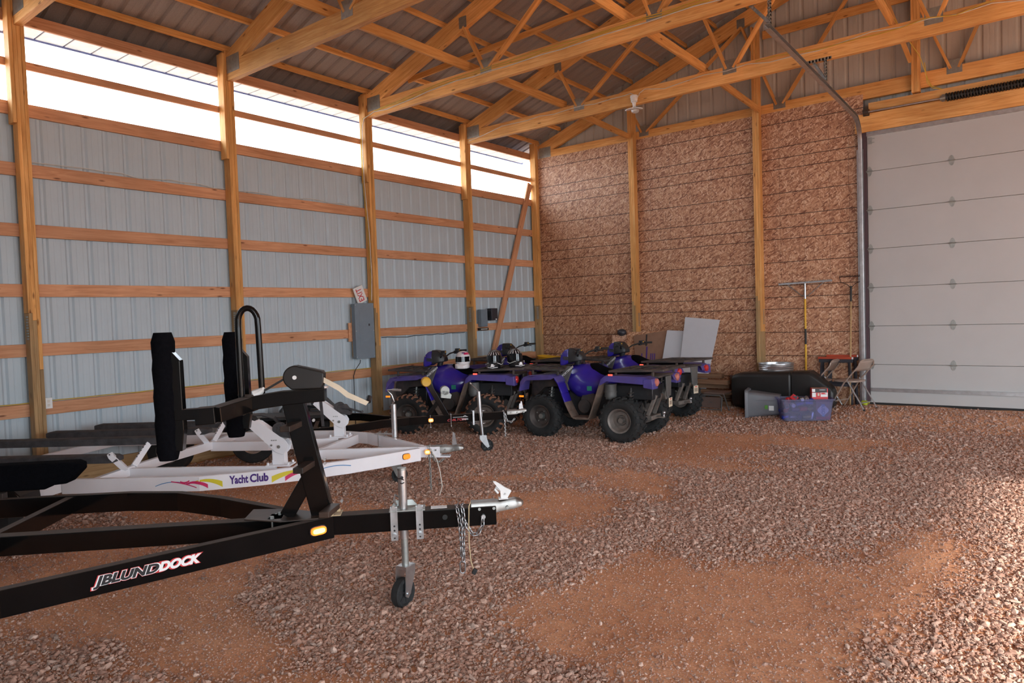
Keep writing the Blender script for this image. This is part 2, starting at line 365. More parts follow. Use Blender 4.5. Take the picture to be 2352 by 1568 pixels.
def floor_mat(name, stones):
    m, nt, p = _nodes(name); L = nt.links.new
    tc = N(nt, 'ShaderNodeTexCoord')
    n1 = N(nt, 'ShaderNodeTexNoise', i_Scale=.8, i_Detail=6.0, i_Roughness=.6); L(tc.outputs['Object'], n1.inputs['Vector'])
    r1 = ramp(nt, [(.3, (.64, .32, .18)), (.55, (.74, .39, .23)), (.75, (.80, .45, .285))]); L(n1.outputs['Fac'], r1.inputs[0])
    n2 = N(nt, 'ShaderNodeTexNoise', i_Scale=90.0, i_Detail=4.0); L(tc.outputs['Object'], n2.inputs['Vector'])
    r2 = ramp(nt, [(.3, (.72, .70, .68)), (.7, (1.15, 1.12, 1.1))]); L(n2.outputs['Fac'], r2.inputs[0])
    mx = N(nt, 'ShaderNodeMixRGB', blend_type='MULTIPLY'); mx.inputs[0].default_value = 1; L(r1.outputs[0], mx.inputs[1]); L(r2.outputs[0], mx.inputs[2])
    L(mx.outputs[0], p.inputs['Base Color']); p.inputs['Roughness'].default_value = .95; p.inputs['Specular IOR Level'].default_value = .15
    n3 = N(nt, 'ShaderNodeTexNoise', i_Scale=28.0, i_Detail=8.0, i_Roughness=.7); L(tc.outputs['Object'], n3.inputs['Vector'])
    b = N(nt, 'ShaderNodeBump', i_Strength=.5, i_Distance=.02); L(n3.outputs['Fac'], b.inputs['Height']); L(b.outputs[0], p.inputs['Normal'])
    return m
def stone_mat():
    m, nt, p = _nodes('crushed stone'); L = nt.links.new
    ge = N(nt, 'ShaderNodeNewGeometry')
    r = ramp(nt, [(0, (.31, .185, .14)), (.25, (.43, .26, .195)), (.5, (.50, .31, .235)), (.68, (.37, .28, .235)), (.86, (.54, .36, .28)), (1, (.63, .47, .39))])
    L(ge.outputs['Random Per Island'], r.inputs[0])
    tc = N(nt, 'ShaderNodeTexCoord'); n2 = N(nt, 'ShaderNodeTexNoise', i_Scale=60.0, i_Detail=4.0); L(tc.outputs['Object'], n2.inputs['Vector'])
    r2 = ramp(nt, [(.3, (.78, .74, .72)), (.7, (1.15, 1.1, 1.08))]); L(n2.outputs['Fac'], r2.inputs[0])
    mx = N(nt, 'ShaderNodeMixRGB', blend_type='MULTIPLY'); mx.inputs[0].default_value = 1; L(r.outputs[0], mx.inputs[1]); L(r2.outputs[0], mx.inputs[2])
    L(mx.outputs[0], p.inputs['Base Color']); p.inputs['Roughness'].default_value = .9; p.inputs['Specular IOR Level'].default_value = .2
    return m
def np_mesh(name, V, F, m, smooth=False):
    me = bpy.data.meshes.new(name); k = F.shape[1]
    me.vertices.add(len(V)); me.vertices.foreach_set('co', V.astype(np.float32).ravel())
    me.loops.add(F.size); me.loops.foreach_set('vertex_index', F.astype(np.int32).ravel())
    me.polygons.add(len(F)); me.polygons.foreach_set('loop_start', np.arange(0, F.size, k, dtype=np.int32)); me.polygons.foreach_set('loop_total', np.full(len(F), k, dtype=np.int32))
    me.update(calc_edges=True); me.validate()
    me.shade_smooth() if smooth else me.shade_flat()
    me.materials.append(m); o = bpy.data.objects.new(name, me); COL.objects.link(o); WM[o.name] = Matrix(); return o
def make_floor():
    nx, ny = 366, 300
    xs = np.linspace(-.03, 18.26, nx); ys = np.linspace(-1.97, 12.58, ny); X, Y = np.meshgrid(xs, ys)
    c = gravel_cover(X, Y)
    Z = gz_np(X, Y)-.012+.012*c+.016*(vnoise(X, Y, 21, 2.6)-.5)+.010*(vnoise(X, Y, 22, 7.0)-.5)
    V = np.stack([X.ravel(), Y.ravel(), Z.ravel()], 1)
    i = np.arange(nx*ny).reshape(ny, nx); F = np.stack([i[:-1, :-1].ravel(), i[:-1, 1:].ravel(), i[1:, 1:].ravel(), i[1:, :-1].ravel()], 1)
    struct(np_mesh('floor', V, F, floor_mat('red sandy earth', False), True))
def make_gravel():
    rs = np.random.RandomState(11)
    t = (1+5**.5)/2
    ico = np.array([(-1, t, 0), (1, t, 0), (-1, -t, 0), (1, -t, 0), (0, -1, t), (0, 1, t), (0, -1, -t), (0, 1, -t), (t, 0, -1), (t, 0, 1), (-t, 0, -1), (-t, 0, 1)])/math.sqrt(1+t*t)
    fc = np.array([(0, 11, 5), (0, 5, 1), (0, 1, 7), (0, 7, 10), (0, 10, 11), (1, 5, 9), (5, 11, 4), (11, 10, 2), (10, 7, 6), (7, 1, 8), (3, 9, 4), (3, 4, 2), (3, 2, 6), (3, 6, 8), (3, 8, 9), (4, 9, 5), (2, 4, 11), (6, 2, 10), (8, 6, 7), (9, 8, 1)])
    n0 = 1150000
    x = rs.uniform(.1, 11.2, n0); y = rs.uniform(.4, 12.25, n0)
    # keep the wedge the lens could see, thin out with distance
    dx = x-CAM.x; dy = y-CAM.y; dep = dx*cf.x+dy*cf.y; lat = dx*cr.x+dy*cr.y; d = np.hypot(dx, dy)
    den = np.clip(1.25-.095*d, .14, 1.0)
    keep = (dep > 1.4) & (np.abs(lat) < dep*.80+.7) & (rs.rand(n0) < den*(.26+.74*gravel_cover(x, y)))
    x = x[keep]; y = y[keep]; d = d[keep]; n = len(x); print('stones', n)
    s = np.exp(rs.normal(math.log(.0070), .46, n)); s = np.clip(s*(.45+.55*ss_np(.15, .6, gravel_cover(x, y))), .0028, .021)*np.clip(.86+.03*d, .9, 1.15)
    sc = np.stack([s*rs.uniform(.9, 1.7, n), s*rs.uniform(.7, 1.15, n), s*rs.uniform(.5, .9, n)], 1)
    V = ico[None]*(1+rs.uniform(-.36, .36, (n, 12, 1)))*sc[:, None, :]
    a, b, c = rs.uniform(0, 6.283, n), rs.normal(0, .45, n), rs.normal(0, .45, n)
    ca, sa, cb, sb, cc, sc_ = np.cos(a), np.sin(a), np.cos(b), np.sin(b), np.cos(c), np.sin(c)
    Rm = np.stack([np.stack([ca*cb, ca*sb*sc_-sa*cc, ca*sb*cc+sa*sc_], 1), np.stack([sa*cb, sa*sb*sc_+ca*cc, sa*sb*cc-ca*sc_], 1), np.stack([-sb, cb*sc_, cb*cc], 1)], 1)
    V = np.einsum('nij,nkj->nki', Rm, V)
    V[:, :, 0] += x[:, None]; V[:, :, 1] += y[:, None]
    V[:, :, 2] += (gz_np(x, y)-.006+.012*gravel_cover(x, y)+.016*(vnoise(x, y, 21, 2.6)-.5)+s*rs.uniform(-.25, .35, n))[:, None]
    F = (fc[None]+(np.arange(n)*12)[:, None, None]).reshape(-1, 3)
    o = np_mesh('gravel', V.reshape(-1, 3), F, stone_mat()); o['kind'] = 'stuff'
    tag(o, 'crushed pinkish grey gravel strewn over the red earth floor', 'gravel')
make_floor(); make_gravel()
b = MB().box((20, 6, -.08), (120, 120, .06)); struct(b.build('ground', mat('outdoor red earth', (.22, .15, .11), .95, 0, .2, .4), smooth=False))
# ================================================================== shell: siding, roof
def ribbed(name, m, o, al, up, L, h0, h1, out, pitch=.2286, dep=.019, minor=.0016, d0=0.0):
    """ribbed sheet metal; h0/h1 give bottom and top edge heights as functions of distance"""
    o = Vector(o); al = Vector(al); up = Vector(up); out = Vector(out); pr = []
    k = 0
    while k*pitch+d0 < L:
        c = k*pitch+d0
        for dd, e in [(-.034, 0), (-.012, dep), (.012, dep), (.034, 0), (.080, 0), (.086, minor), (.102, minor), (.108, 0), (.150, 0), (.156, minor), (.172, minor), (.178, 0)]:
            pr.append((c+dd, e))
        k += 1
    pr = [(0, 0)]+[q for q in pr if 0 < q[0] < L]+[(L, 0)]
    b = MB(); vs = []; fs = []
    f0 = h0 if callable(h0) else (lambda d: h0); f1 = h1 if callable(h1) else (lambda d: h1)
    for d_, e in pr: vs.append(o+al*d_+out*e+up*f0(d_)); vs.append(o+al*d_+out*e+up*f1(d_))
    for i in range(len(pr)-1): fs.append((2*i, 2*i+2, 2*i+3, 2*i+1))
    b.add(vs, fs); return b.build(name, m, smooth=False)
X0 = -.046
struct(ribbed('wall_left', steelw, (X0, -2, 0), (0, 1, 0), (0, 0, 1), 14.6, -.05, 4.21, (-1, 0, 0)))
# clear strip above, one window per bay
edges = [-2, .387, 2.825, 5.264, 7.702, 10.14, 12.6]
for i in range(6):
    struct(ribbed('window_%d' % (i+1), polyc, (X0-.004, edges[i], 0), (0, 1, 0), (0, 0, 1), edges[i+1]-edges[i], 4.20, 5.20, (-1, 0, 0)))
felt = None
def felt_mat():
    m, nt, p = _nodes('roof underside felt'); L = nt.links.new
    tc = N(nt, 'ShaderNodeTexCoord'); n1 = N(nt, 'ShaderNodeTexNoise', i_Scale=140.0, i_Detail=3.0); L(tc.outputs['Object'], n1.inputs['Vector'])
    r = ramp(nt, [(.3, (.27, .235, .225)), (.7, (.37, .33, .315))]); L(n1.outputs['Fac'], r.inputs[0]); L(r.outputs[0], p.inputs['Base Color'])
    p.inputs['Roughness'].default_value = .8; return m
fm = felt_mat()
cs = 1/math.hypot(1, .345)
sl = lambda sgn: (sgn*cs, 0, .345*cs)
RT = 5.545                                   # roof sheet height at the wall line
for nm, ox, sg in (('ceiling', -.5, 1), ('ceiling_right', W_B+.5, -1)):
    struct(ribbed(nm, fm, (ox, -2.1, RT-.345*.5), (0, 1, 0), sl(sg), 15.3, 0, (9.144+.5)/cs+.03, (0, 0, 1), dep=.034, minor=.002, d0=.06))
# eave: soffit outside the clear strip, dark blue fascia behind it
ev = MB()
k = -2.0
while k < 12.6:
    ev.box((-.26, k+.15, 5.185), (.42, .285, .012)); k += .3048
struct(ev.build('trim_1', soff, smooth=False))
struct(MB().box((-.475, 5.3, 5.28), (.02, 14.8, .24)).build('trim_2', navy, smooth=False))
struct(MB().box((-.27, 5.3, 5.20), (.40, 14.8, .01)).build('trim_3', navy, smooth=False))
# back wall: lining boards + siding behind; gable siding above
OL = [(2, z, .0065) for z in (.55, .93, 1.336, 1.741, 1.945, 2.145, 2.55, 2.948, 3.136, 3.352, 3.736, 4.147, 4.333, 4.52, 4.93)]
OL += [(0, x, .0018) for x in (.41, .82, 1.22, 1.63, 2.03, 2.76, 3.16, 3.57, 3.98, 4.38, 5.2, 5.6, 6.0, 6.3)]
osb = osb_mat('oriented strand board', OL)
wb = struct(MB().box((3.30, YB+.006, 2.57), (6.45, .012, 5.14)).build('wall_back', osb, smooth=False))
ribbed('gable_siding', sidewarm, (-.05, 12.60, 0), (1, 0, 0), (0, 0, 1), W_B+.1, -.05, lambda d: RT+RZ(max(0, d-.05))+.02, (0, 1, 0), d0=.14).parent = wb
ol2 = MB().box((W_B-3.30, YB+.006, 2.57), (6.45, .012, 5.14)).build('lining_board', osb_mat('plain strand board', []), wb, smooth=False)
# front and right walls (behind and beside the lens): right wall open on the daylight, front opening added for brightness
wf = struct(ribbed('wall_front', steelw, (-.05, -2.0, 0), (1, 0, 0), (0, 0, 1), 10.45, -.05, lambda d: RT+RZ(max(0, d-.05))+.02, (0, -1, 0)))
ribbed('siding_panel', steelw, (10.4, -2.0, 0), (1, 0, 0), (0, 0, 1), 6.8, 4.3, lambda d: RT+RZ(10.4+d)+.02, (0, -1, 0)).parent = wf
ribbed('siding_panel', steelw, (17.2, -2.0, 0), (1, 0, 0), (0, 0, 1), W_B-17.15, -.05, lambda d: RT+RZ(min(W_B, 17.2+d))+.02, (0, -1, 0)).parent = wf
wr = struct(ribbed('wall_right', steelw, (W_B+.046, -2, 0), (0, 1, 0), (0, 0, 1), 3.9, -.05, 5.5, (1, 0, 0)))
ribbed('siding_panel', steelw, (W_B+.046, 8.5, 0), (0, 1, 0), (0, 0, 1), 4.1, -.05, 5.5, (1, 0, 0)).parent = wr
ribbed('siding_panel', steelw, (W_B+.046, 1.9, 0), (0, 1, 0), (0, 0, 1), 6.6, 4.3, 5.5, (1, 0, 0)).parent = wr
# ================================================================== left wall framing
def post(label, loc, h, nx=0, top_scab=True, splice=True):
    """three-ply laminated post; near face looks to -Y; nx=1 turns it for the back wall"""
    t = thing('timber_post', label, 'post', loc, 0, 'laminated timber posts')
    D = .14; w = .038
    for i in range(3):
        zs = [1.98, 1.90, 1.36][i]; off = (i-1)*w
        if nx == 0: p = lambda z: (D/2, off, z); up = (1, 0, 0); ww, hh = w-.001, D-(.004 if i == 1 else 0)
        else: p = lambda z: (off, -D/2, z); up = (0, 1, 0); ww, hh = w-.001, D-(.004 if i == 1 else 0)
        board('treated_ply', p(-.2), p(zs), ww, hh, treated, t, up)
        board('upper_ply', p(zs+.001), p(h-(0, .05, .0)[i]), ww, hh, pine, t, up)
    if splice:
        b = MB()
        for k in range(9):
            if nx == 0: b.box((D*.62, -.0585, 1.70+.03*k), (.055, .004, .017))
            else: b.box((.0585, -D*.5, 1.50+.03*k), (.004, .055, .017))
        b.build('nail_plate', zinc, t, smooth=False)
    if top_scab:
        board('scab_board', (D/2, -.0765, 4.02), (D/2, -.0765, 5.42), .036, D, pine, t, (1, 0, 0))
    return t
PY = [.387, 2.825, 5.264, 7.702, 10.14]
pl = ['laminated timber post at the far left edge beside the white outlet', 'laminated timber post behind the tall black hoop of the front trailer', 'laminated timber post carrying the grey electrical panel', 'laminated timber post beside the small grey meter box']
for i in range(1, 5): post(pl[i-1], (0, PY[i], 0), 5.46)
post('corner timber post where the metal wall meets the strand board wall', (0, 12.37, 0), 5.46, top_scab=False)
gl = ['lowest red brown wall board just above the floor behind the trailers', 'second wall board up, with a yellow cable along it', 'third wall board up, level with the panel centre', 'fourth wall board up, level with the exit sign', 'fifth wall board up on the white metal wall', 'sixth wall board up with a thin loose wire', 'wide board forming the sill under the bright clear strip']
struct(board('trim_4', (-.02, -2, .11), (-.02, 12.44, .11), .034, .28, treated, None))
girts = []
for k in range(1, 7):
    z = .185+.659*k+.07
    g = board('wall_girt', (-.02, -2, z), (-.02, 12.43, z), .036, .14, girtw)
    tag(g, gl[k] if k < 6 else gl[6], 'wall board', 'horizontal boards of the metal wall')
tag(board('window_rail', (-.02, -2, 4.70), (-.02, 12.43, 4.70), .036, .085, girtw), 'narrow board running through the middle of the bright clear strip', 'wall board', 'horizontal boards of the metal wall')
tag(board('header_board', (-.02, -2, 5.20), (-.02, 12.43, 5.20), .036, .13, girtw), 'board along the top of the bright clear strip under the eave', 'wall board', 'horizontal boards of the metal wall')
tag(board('diagonal_brace', (.021, 10.56, .35), (.021, 12.26, 4.60), .14, .036, girtw, None, (1, 0, 0)), 'slanting loose board leaning across the last bay of the metal wall', 'brace board')
# ================================================================== roof framing
on = lambda n: ['first', 'second', 'third', 'fourth', 'fifth', 'sixth', 'seventh', 'eighth', 'ninth', 'tenth', 'eleventh', 'twelfth', 'thirteenth', 'fourteenth', 'fifteenth', 'sixteenth'][n]
for i in range(16):
    x = .075+.575*i; z = 5.487+.345*x
    p = board('roof_purlin', (x, -2, z), (x, 12.56, z), .036, .085, pine, None, (-.345, 0, 1))
    tag(p, '%s roof board up the slope from the left eave' % on(i), 'roof board', 'long boards under the left roof slope')
def truss(label, y, webs=True):
    t = thing('roof_truss', label, 'roof truss', (0, y, 5.06), 0, 'timber roof trusses')
    T = .076
    a = MB  # chords
    board('bottom_chord', (.14, 0, .1175), (W_B-.14, 0, .1175), T, .235, pine, t)
    for s_ in (0, 1):
        fx = lambda x: W_B-x if s_ else x
        # top chord axis: underside 5.13+.345x, top 5.44-
        board('top_chord', (fx(.14), 0, .195+.345*.14), (fx(9.144), 0, .195+.345*9.144), T, .245, pine, t, (0, 0, 1))
        board('heel_block', (fx(.20), 0, .235), (fx(.20), 0, .30), T-.004, .12, pine, t, (1, 0, 0))
        bx = [2.65, 5.22, 7.77]; tx = [2.25, 4.58, 6.85, 9.10]
        wl = []
        for j, b_ in enumerate(bx):
            for q in (tx[j], tx[j+1]):
                board('web', (fx(b_+(.05 if q > b_ else -.05)), 0, .20), (fx(q), 0, .10+.345*q), .038, .088, pine, t, (0, 1, 0))
        for x_, z_, w_, h_ in [(b_, .225, .20, .20) for b_ in bx]+[(.30, .20, .30, .22)]+[(q, .16+.345*q, .14, .16) for q in tx[:3]]:
            MB().box((fx(x_), -.040, z_), (w_, .003, h_)).build('gusset_plate', zinc, t, smooth=False)
    return t
tl = ['front roof truss whose end shows at the top left corner', 'roof truss above the hooped trailer post, second from the left corner', 'roof truss carrying the bundle of yellow cables', 'roof truss with the white lamp hung under it']
for i in range(1, 5): truss(tl[i-1], PY[i])
truss('last roof truss standing on the strand board wall', 12.50)
bl = ['long lateral board resting on the truss bottoms nearest the metal wall', 'long lateral board resting on the truss bottoms above the tall board wall', 'long lateral board resting on the truss bottoms above the white door']
for i, x in enumerate((2.30, 4.82, 7.30)):
    tag(board('lateral_brace', (x, -2, 5.365), (x, 10.25, 5.365), .036, .13, pine), bl[i], 'roof board', 'long boards lying across the trusses')
    if i < 2: tag(board('knee_brace', (x, 10.29, 5.33), (x+.10, 12.28, 5.19), .036, .11, pine), ['short board dropping from the truss to the first post of the board wall', 'short board dropping from the truss to the second post of the board wall'][i], 'roof board', 'short boards from truss to back wall posts')
tag(board('roof_diagonal', (.70, 8.05, 5.62), (3.55, 9.72, 6.60), .036, .088, pine), 'slanting board nailed under the roof boards between two trusses', 'roof board')
tag(board('gable_brace', (7.22, 12.25, 5.45), (6.95, 10.2, 6.55), .036, .10, pine), 'steep slanting board leaning to the short post above the white door', 'roof board')
# back wall posts, gable board, door head boards
post('first tall post on the strand board wall, left one', (2.44, YB-.021, 0), 5.78, 1, False)
post('second tall post on the strand board wall, left of the yellow rake', (4.86, YB-.021, 0), 6.62, 1, False)
t = thing('short_post', 'short timber post standing on the door head boards', 'post', (7.28, YB-.01, 4.98))
for i in range(3): board('upper_ply', ((i-1)*.038, -.06, 0), ((i-1)*.038, -.06, 2.6), .037, .12, pine, t, (0, 1, 0))
tag(board('gable_girt', (4.95, YB+.035, 6.50), (13.2, YB+.035, 6.50), .036, .14, pine), 'horizontal board high on the gable siding above the door', 'wall board')
tag(board('door_header', (6.42, YB-.056, 4.655), (11.9, YB-.056, 4.655), .07, .285, pine), 'wide header board directly above the white door', 'header board', 'header boards over the white door')
tag(board('door_header', (6.62, YB-.056, 4.885), (11.9, YB-.056, 4.885), .07, .15, pine), 'upper header board behind the black spring above the white door', 'header board', 'header boards over the white door')
board_j = thing('door_jamb', 'dark trim board at the left edge of the white door', 'post', (6.52, YB, 0))
board('jamb_board', (0, -.02, .1), (0, -.02, 4.52), .12, .05, trimd, board_j, (0, 1, 0))
# ================================================================== overhead door
dz = [.187, .804, 1.421, 2.038, 2.655, 3.272, 3.889, 4.506]
DX0, DX1 = 6.585, 11.70; DY = YB-.035
d = MB().box(((DX0+DX1)/2, DY+.05, 2.34), (DX1-DX0, .02, 4.33)).build('door_1', doorw, smooth=False); struct(d)
for i in range(7):
    MB().box(((DX0+DX1)/2, DY+.012, (dz[i]+dz[i+1])/2), (DX1-DX0, .05, dz[i+1]-dz[i]-.004)).build('door_panel', doorw, d, .006, False)
def hinge():
    b = MB(); pts = []
    for k in range(24):
        q = 2*math.pi*k/24; pts.append((.036*math.copysign(abs(math.cos(q))**1.15, math.cos(q)), .078*math.copysign(abs(math.sin(q))**.95, math.sin(q))))
    b.prism(pts, (0, 0, 0), (1, 0, 0), (0, 0, 1), (0, -.006, 0)); b.cyl((-.05, -.014, 0), (.05, -.014, 0), .009, n=10)
    for sx in (-.014, .014):
        for sz in (-.04, .04): b.cyl((sx, -.006, sz), (sx, -.010, sz), .006, n=8)
    return b
hb = hinge()
for z in dz[1:7]:
    for x in (6.615, 7.73, 8.90, 10.1, 11.3):
        o = hb.build('door_hinge', zinc, d, 0, True, Matrix.Translation((x, DY-.013, z)))
b = MB(); b.box((9.14, DY-.028, .40), (DX1-DX0-.06, .03, .055)); b.box((9.14, DY-.045, .425), (DX1-DX0-.06, .05, .006)); b.build('stiffener_bar', galv, d, smooth=False)
MB().box((9.14, DY+.01, .165), (DX1-DX0, .05, .05)).build('bottom_seal', rubber, d, smooth=False)
b = MB(); b.box((9.14, DY-.02, 4.475), (DX1-DX0, .05, .06)); b.box((9.14, DY-.05, 4.50), (DX1-DX0, .02, .014)); b.build('top_trim', galv, d, smooth=False)
b = MB(); b.box((6.645, DY-.02, 4.40), (.10, .012, .012)); b.box((6.645, DY-.02, 4.34), (.09, .012, .014)); b.box((6.63, DY-.02, 4.37), (.05, .02, .10)); b.build('top_bracket', zinc, d, smooth=False)
# track
tk = thing('door_track', 'galvanised door track rising beside the white door and running under the trusses', 'door track', (6.50, 12.33, .16))
path = [Vector((0, 0, 0)), Vector((0, 0, 4.15))]
for k in range(1, 9):
    q = R(90)*k/8; path.append(Vector((0, -.40*(1-math.cos(q)), 4.15+.40*math.sin(q))))
path.append(Vector((0, -4.62, 4.62)))
def channel(path, prof, m, name, par):
    b = MB(); rings = []
    for i, q in enumerate(path):
        t_ = (path[min(i+1, len(path)-1)]-path[max(i-1, 0)]).normalized(); x = Vector((1, 0, 0)); nn = x.cross(t_)
        rings.append([q+x*u+nn*v for u, v in prof])
    b.loft(rings); return b.build(name, m, par, ang=.5)
channel(path, [(.030, .028), (.022, .030), (-.024, .030), (-.030, .022), (-.030, -.022), (-.024, -.030), (.022, -.030), (.030, -.028), (.030, -.023), (-.022, -.024), (-.025, -.018), (-.025, .018), (-.022, .024), (.030, .023)], galv, 'track_rail', tk)
b = MB(); b.box((-.02, .075, 2.05), (.10, .012, 4.1)); b.build('track_angle', galv, tk, smooth=False)
def perforated(a, b_, par, w=.032):
    a = Vector(a); b_ = Vector(b_); L = (b_-a).length; n = int(L/.04); bb = MB(); M = frame(a, b_)
    bb.box((L/2, -w/2+.004, 0), (L, .008, w), M); bb.box((L/2, w/2-.004, 0), (L, .008, w), M)
    for k in range(n): bb.box(((k+.5)*L/n, 0, 0), (L/n*.45, w, w), M)
    return bb.build('hanger', zinc, par, smooth=False)
perforated((.02, -2.22, 4.62), (.02, -2.22, 4.90), tk); perforated((.02, -2.22, 4.64), (-.13, -2.20, 4.90), tk); perforated((-.24, -2.22, 4.915), (.10, -2.22, 4.915), tk)
perforated((.02, -4.58, 4.64), (.02, -4.58, 4.92), tk); perforated((.02, -4.58, 4.66), (-.26, -4.56, 5.0), tk)
# spring above the door
sp = thing('torsion_spring', 'black torsion spring on a steel shaft above the white door', 'door spring', (6.57, YB-.14, 4.81))
MB().cyl((0, 0, 0), (5.1, 0, -.0), .013, n=10).build('shaft', galv, sp)
b = MB(); b.box((.02, .05, 0), (.09, .02, .10)); b.cyl((-.02, 0, 0), (.06, 0, 0), .042, n=14); b.build('bearing_plate', blackd, sp)
coil = []
for k in range(54*10+1): q = 2*math.pi*k/10; coil.append((1.10+k*.0037, .048*math.cos(q), .048*math.sin(q)))
b = MB(); b.tube(coil, .0165, 6); b.build('spring_coil', blackc, sp, ang=1.2)
b = MB(); b.cyl((1.03, 0, 0), (1.10, 0, 0), .038, n=12); [b.cyl((1.05, .045*math.cos(q), .045*math.sin(q)), (1.09, .045*math.cos(q), .045*math.sin(q)), .008, n=6) for q in (0, 1.57, 3.14, 4.71)]; b.build('winding_cone', zinc, sp)
# ================================================================== trailers (local X forward along the tongue, Y to the left)
def P_(s, o, z): return (s, -o, z)
def link(b, c, ax, up, L=.040, w=.022, r=.0042):
    """one chain link centred on c along ax"""
    c = Vector(c); ax = Vector(ax).normalized(); up = Vector(up); up = (up-ax*up.dot(ax)).normalized(); pts = []
    h = L/2-w/2
    for k in range(12):
        q = 2*math.pi*k/12; u = math.cos(q)*w/2; v = math.sin(q)*w/2+(h if math.sin(q) >= 0 else -h)
        pts.append(c+ax*v+up*u)
    b.tube(pts, r, 6, True)
def chain(path, par, name='safety_chain', L=.040, m=None):
    P = [Vector(p) for p in path]; seg = [(P[i+1]-P[i]).length for i in range(len(P)-1)]; tot = sum(seg); n = max(2, int(tot/(L*.72))); b = MB()
    for k in range(n):
        d = (k+.5)/n*tot; i = 0
        while d > seg[i] and i < len(seg)-1: d -= seg[i]; i += 1
        t = (P[i+1]-P[i]).normalized(); side = t.orthogonal().normalized()
        if k % 2: side = t.cross(side)
        link(b, P[i]+t*d, t, side, L, L*.56)
    return b.build(name, m or chainm, par, ang=1.2)
def jack_wheel(par, hub, R_, wd, ax=(0, 1, 0), m=rubber):
    ax = Vector(ax).normalized(); hub = Vector(hub)
    pr = [(R_*.30, -wd*.30), (R_*.72, -wd*.30), (R_*.78, -wd*.46), (R_*.93, -wd*.5), (R_, -wd*.36), (R_, wd*.36), (R_*.93, wd*.5), (R_*.78, wd*.46), (R_*.72, wd*.30), (R_*.30, wd*.30)]
    w = MB().lathe(pr, hub, ax, 28, True).build('jack_wheel', m, par, ang=.5)
    b = MB().cyl(hub-ax*wd*.42, hub+ax*wd*.42, R_*.20, n=12)
    for k in range(6):
        q = k*math.pi/3; u = ax.orthogonal().normalized(); v = ax.cross(u); dr = u*math.cos(q)+v*math.sin(q)
        b.beam(hub+dr*R_*.15, hub+dr*R_*.76, wd*.72, .014, up=ax.cross(dr))
    b.build('wheel_hub', plas, w); return w
def caster(par, top, hub, R_, wd, side, m=galv):
    """bent steel fork from the jack tube foot to the wheel axle"""
    top = Vector(top); hub = Vector(hub); sd = Vector(side).normalized(); b = MB()
    fw = (hub-top); fw.z = 0; fw = fw.normalized() if fw.length > 1e-4 else Vector((1, 0, 0)); g = wd*.5+.006
    b.prism([(-.045, 0), (.045, 0), (.045, .02), (-.045, .02)], top-sd*g, fw, (0, 0, 1), sd*2*g)
    dz_ = hub.z-top.z; dx_ = (hub-top).dot(fw)
    for k in (-1, 1):
        o = top+sd*g*k
        b.prism([(-.045, .018), (.045, .018), (.05, -.02), (dx_+.026, dz_-.012), (dx_, dz_-.028), (dx_-.024, dz_-.008), (-.042, -.03)], o, fw, (0, 0, 1), sd*.006*k)
    b.cyl(hub-sd*(g+.012), hub+sd*(g+.012), .011, n=10)
    return b.build('wheel_fork', m, par)
def coupler(par, o, zt, m=nickel, L=.33, h=.075):
    """pressed ball coupler; o = rear top centre, pointing +X"""
    ox, oy, oz = o; b = MB(); rings = []
    for x, w, t, bt in [(0, .042, 0, -h), (L*.45, .042, .002, -h), (L*.55, .036, -.006, -h+.008), (L*.72, .034, .002, -h+.014), (L*.84, .038, .006, -h+.022), (L*.95, .034, -.002, -h+.03), (L, .018, -.018, -h+.038)]:
        rings.append([(ox+x, oy-w, oz+bt), (ox+x, oy-w*1.02, oz+t-.022), (ox+x, oy-w*.78, oz+t-.004), (ox+x, oy, oz+t), (ox+x, oy+w*.78, oz+t-.004), (ox+x, oy+w*1.02, oz+t-.022), (ox+x, oy+w, oz+bt)])
    b.loft(rings); c = b.build('coupler', m, par, ang=.7)
    b = MB()
    for x in (.05, .14, .225):
        b.cyl((ox+x, oy-.055, oz-.042), (ox+x, oy+.055, oz-.042), .0095, n=8)
    b.build('bolts', zinc, c)
    return c
def latch(par, o, m=cream):
    x, y, z = o; b = MB()
    for k in (-1, 1):
        b.prism([(-.015, 0), (.025, 0), (.052, .042), (-.045, .105), (-.062, .108), (-.018, .05)], (x, y+.012*k, z), (1, 0, 0), (0, 0, 1), (0, .003*k, 0))
        b.cyl((x+.012, y-.02, z+.028), (x+.012, y+.02, z+.028), .006, n=8)
    b.beam((x-.06, y, z+.106), (x+.05, y, z+.045), .027, .003); b.tube([(x-.016, y, z+.05), (x-.045, y, z+.07), (x-.05, y, z+.055), (x-.03, y, z+.03)], .008, 6)
    b.box((x, y, z-.002), (.06, .05, .006)); return b.build('coupler_latch', m, par)
def ubolts(par, s, o, z0, z1, wd, name='jack_clamp'):
    b = MB()
    for y in (-1, 1): b.tube([(s, o+y*wd, z0), (s, o+y*wd, z1)], .0065, 6); b.cyl((s, o+y*wd, z0-.004), (s, o+y*wd, z0+.006), .012, n=6)
    b.tube([(s, o-wd, z1), (s, o+wd, z1)], .0065, 6); return b.build(name, galv, par)
def rail(name, pts, w, h, m, par, dz_=0):
    """bent rectangular tube; pts are top-centre points"""
    b = MB(); P = [Vector(p) for p in pts]; rings = []
    for i, q in enumerate(P):
        a = (q-P[i-1]) if i else (P[1]-P[0]); c = (P[i+1]-q) if i < len(P)-1 else (q-P[i-1])
        a.z = 0; c.z = 0; t = (a.normalized()+c.normalized()).normalized(); nn = Vector((-t.y, t.x, 0)); k = 1/max(.5, a.normalized().dot(t))
        rings.append([q+nn*w/2*k, q-nn*w/2*k, q-nn*w/2*k-Vector((0, 0, h)), q+nn*w/2*k-Vector((0, 0, h))])
    b.loft(rings); return b.build(name, m, par, .004, False)
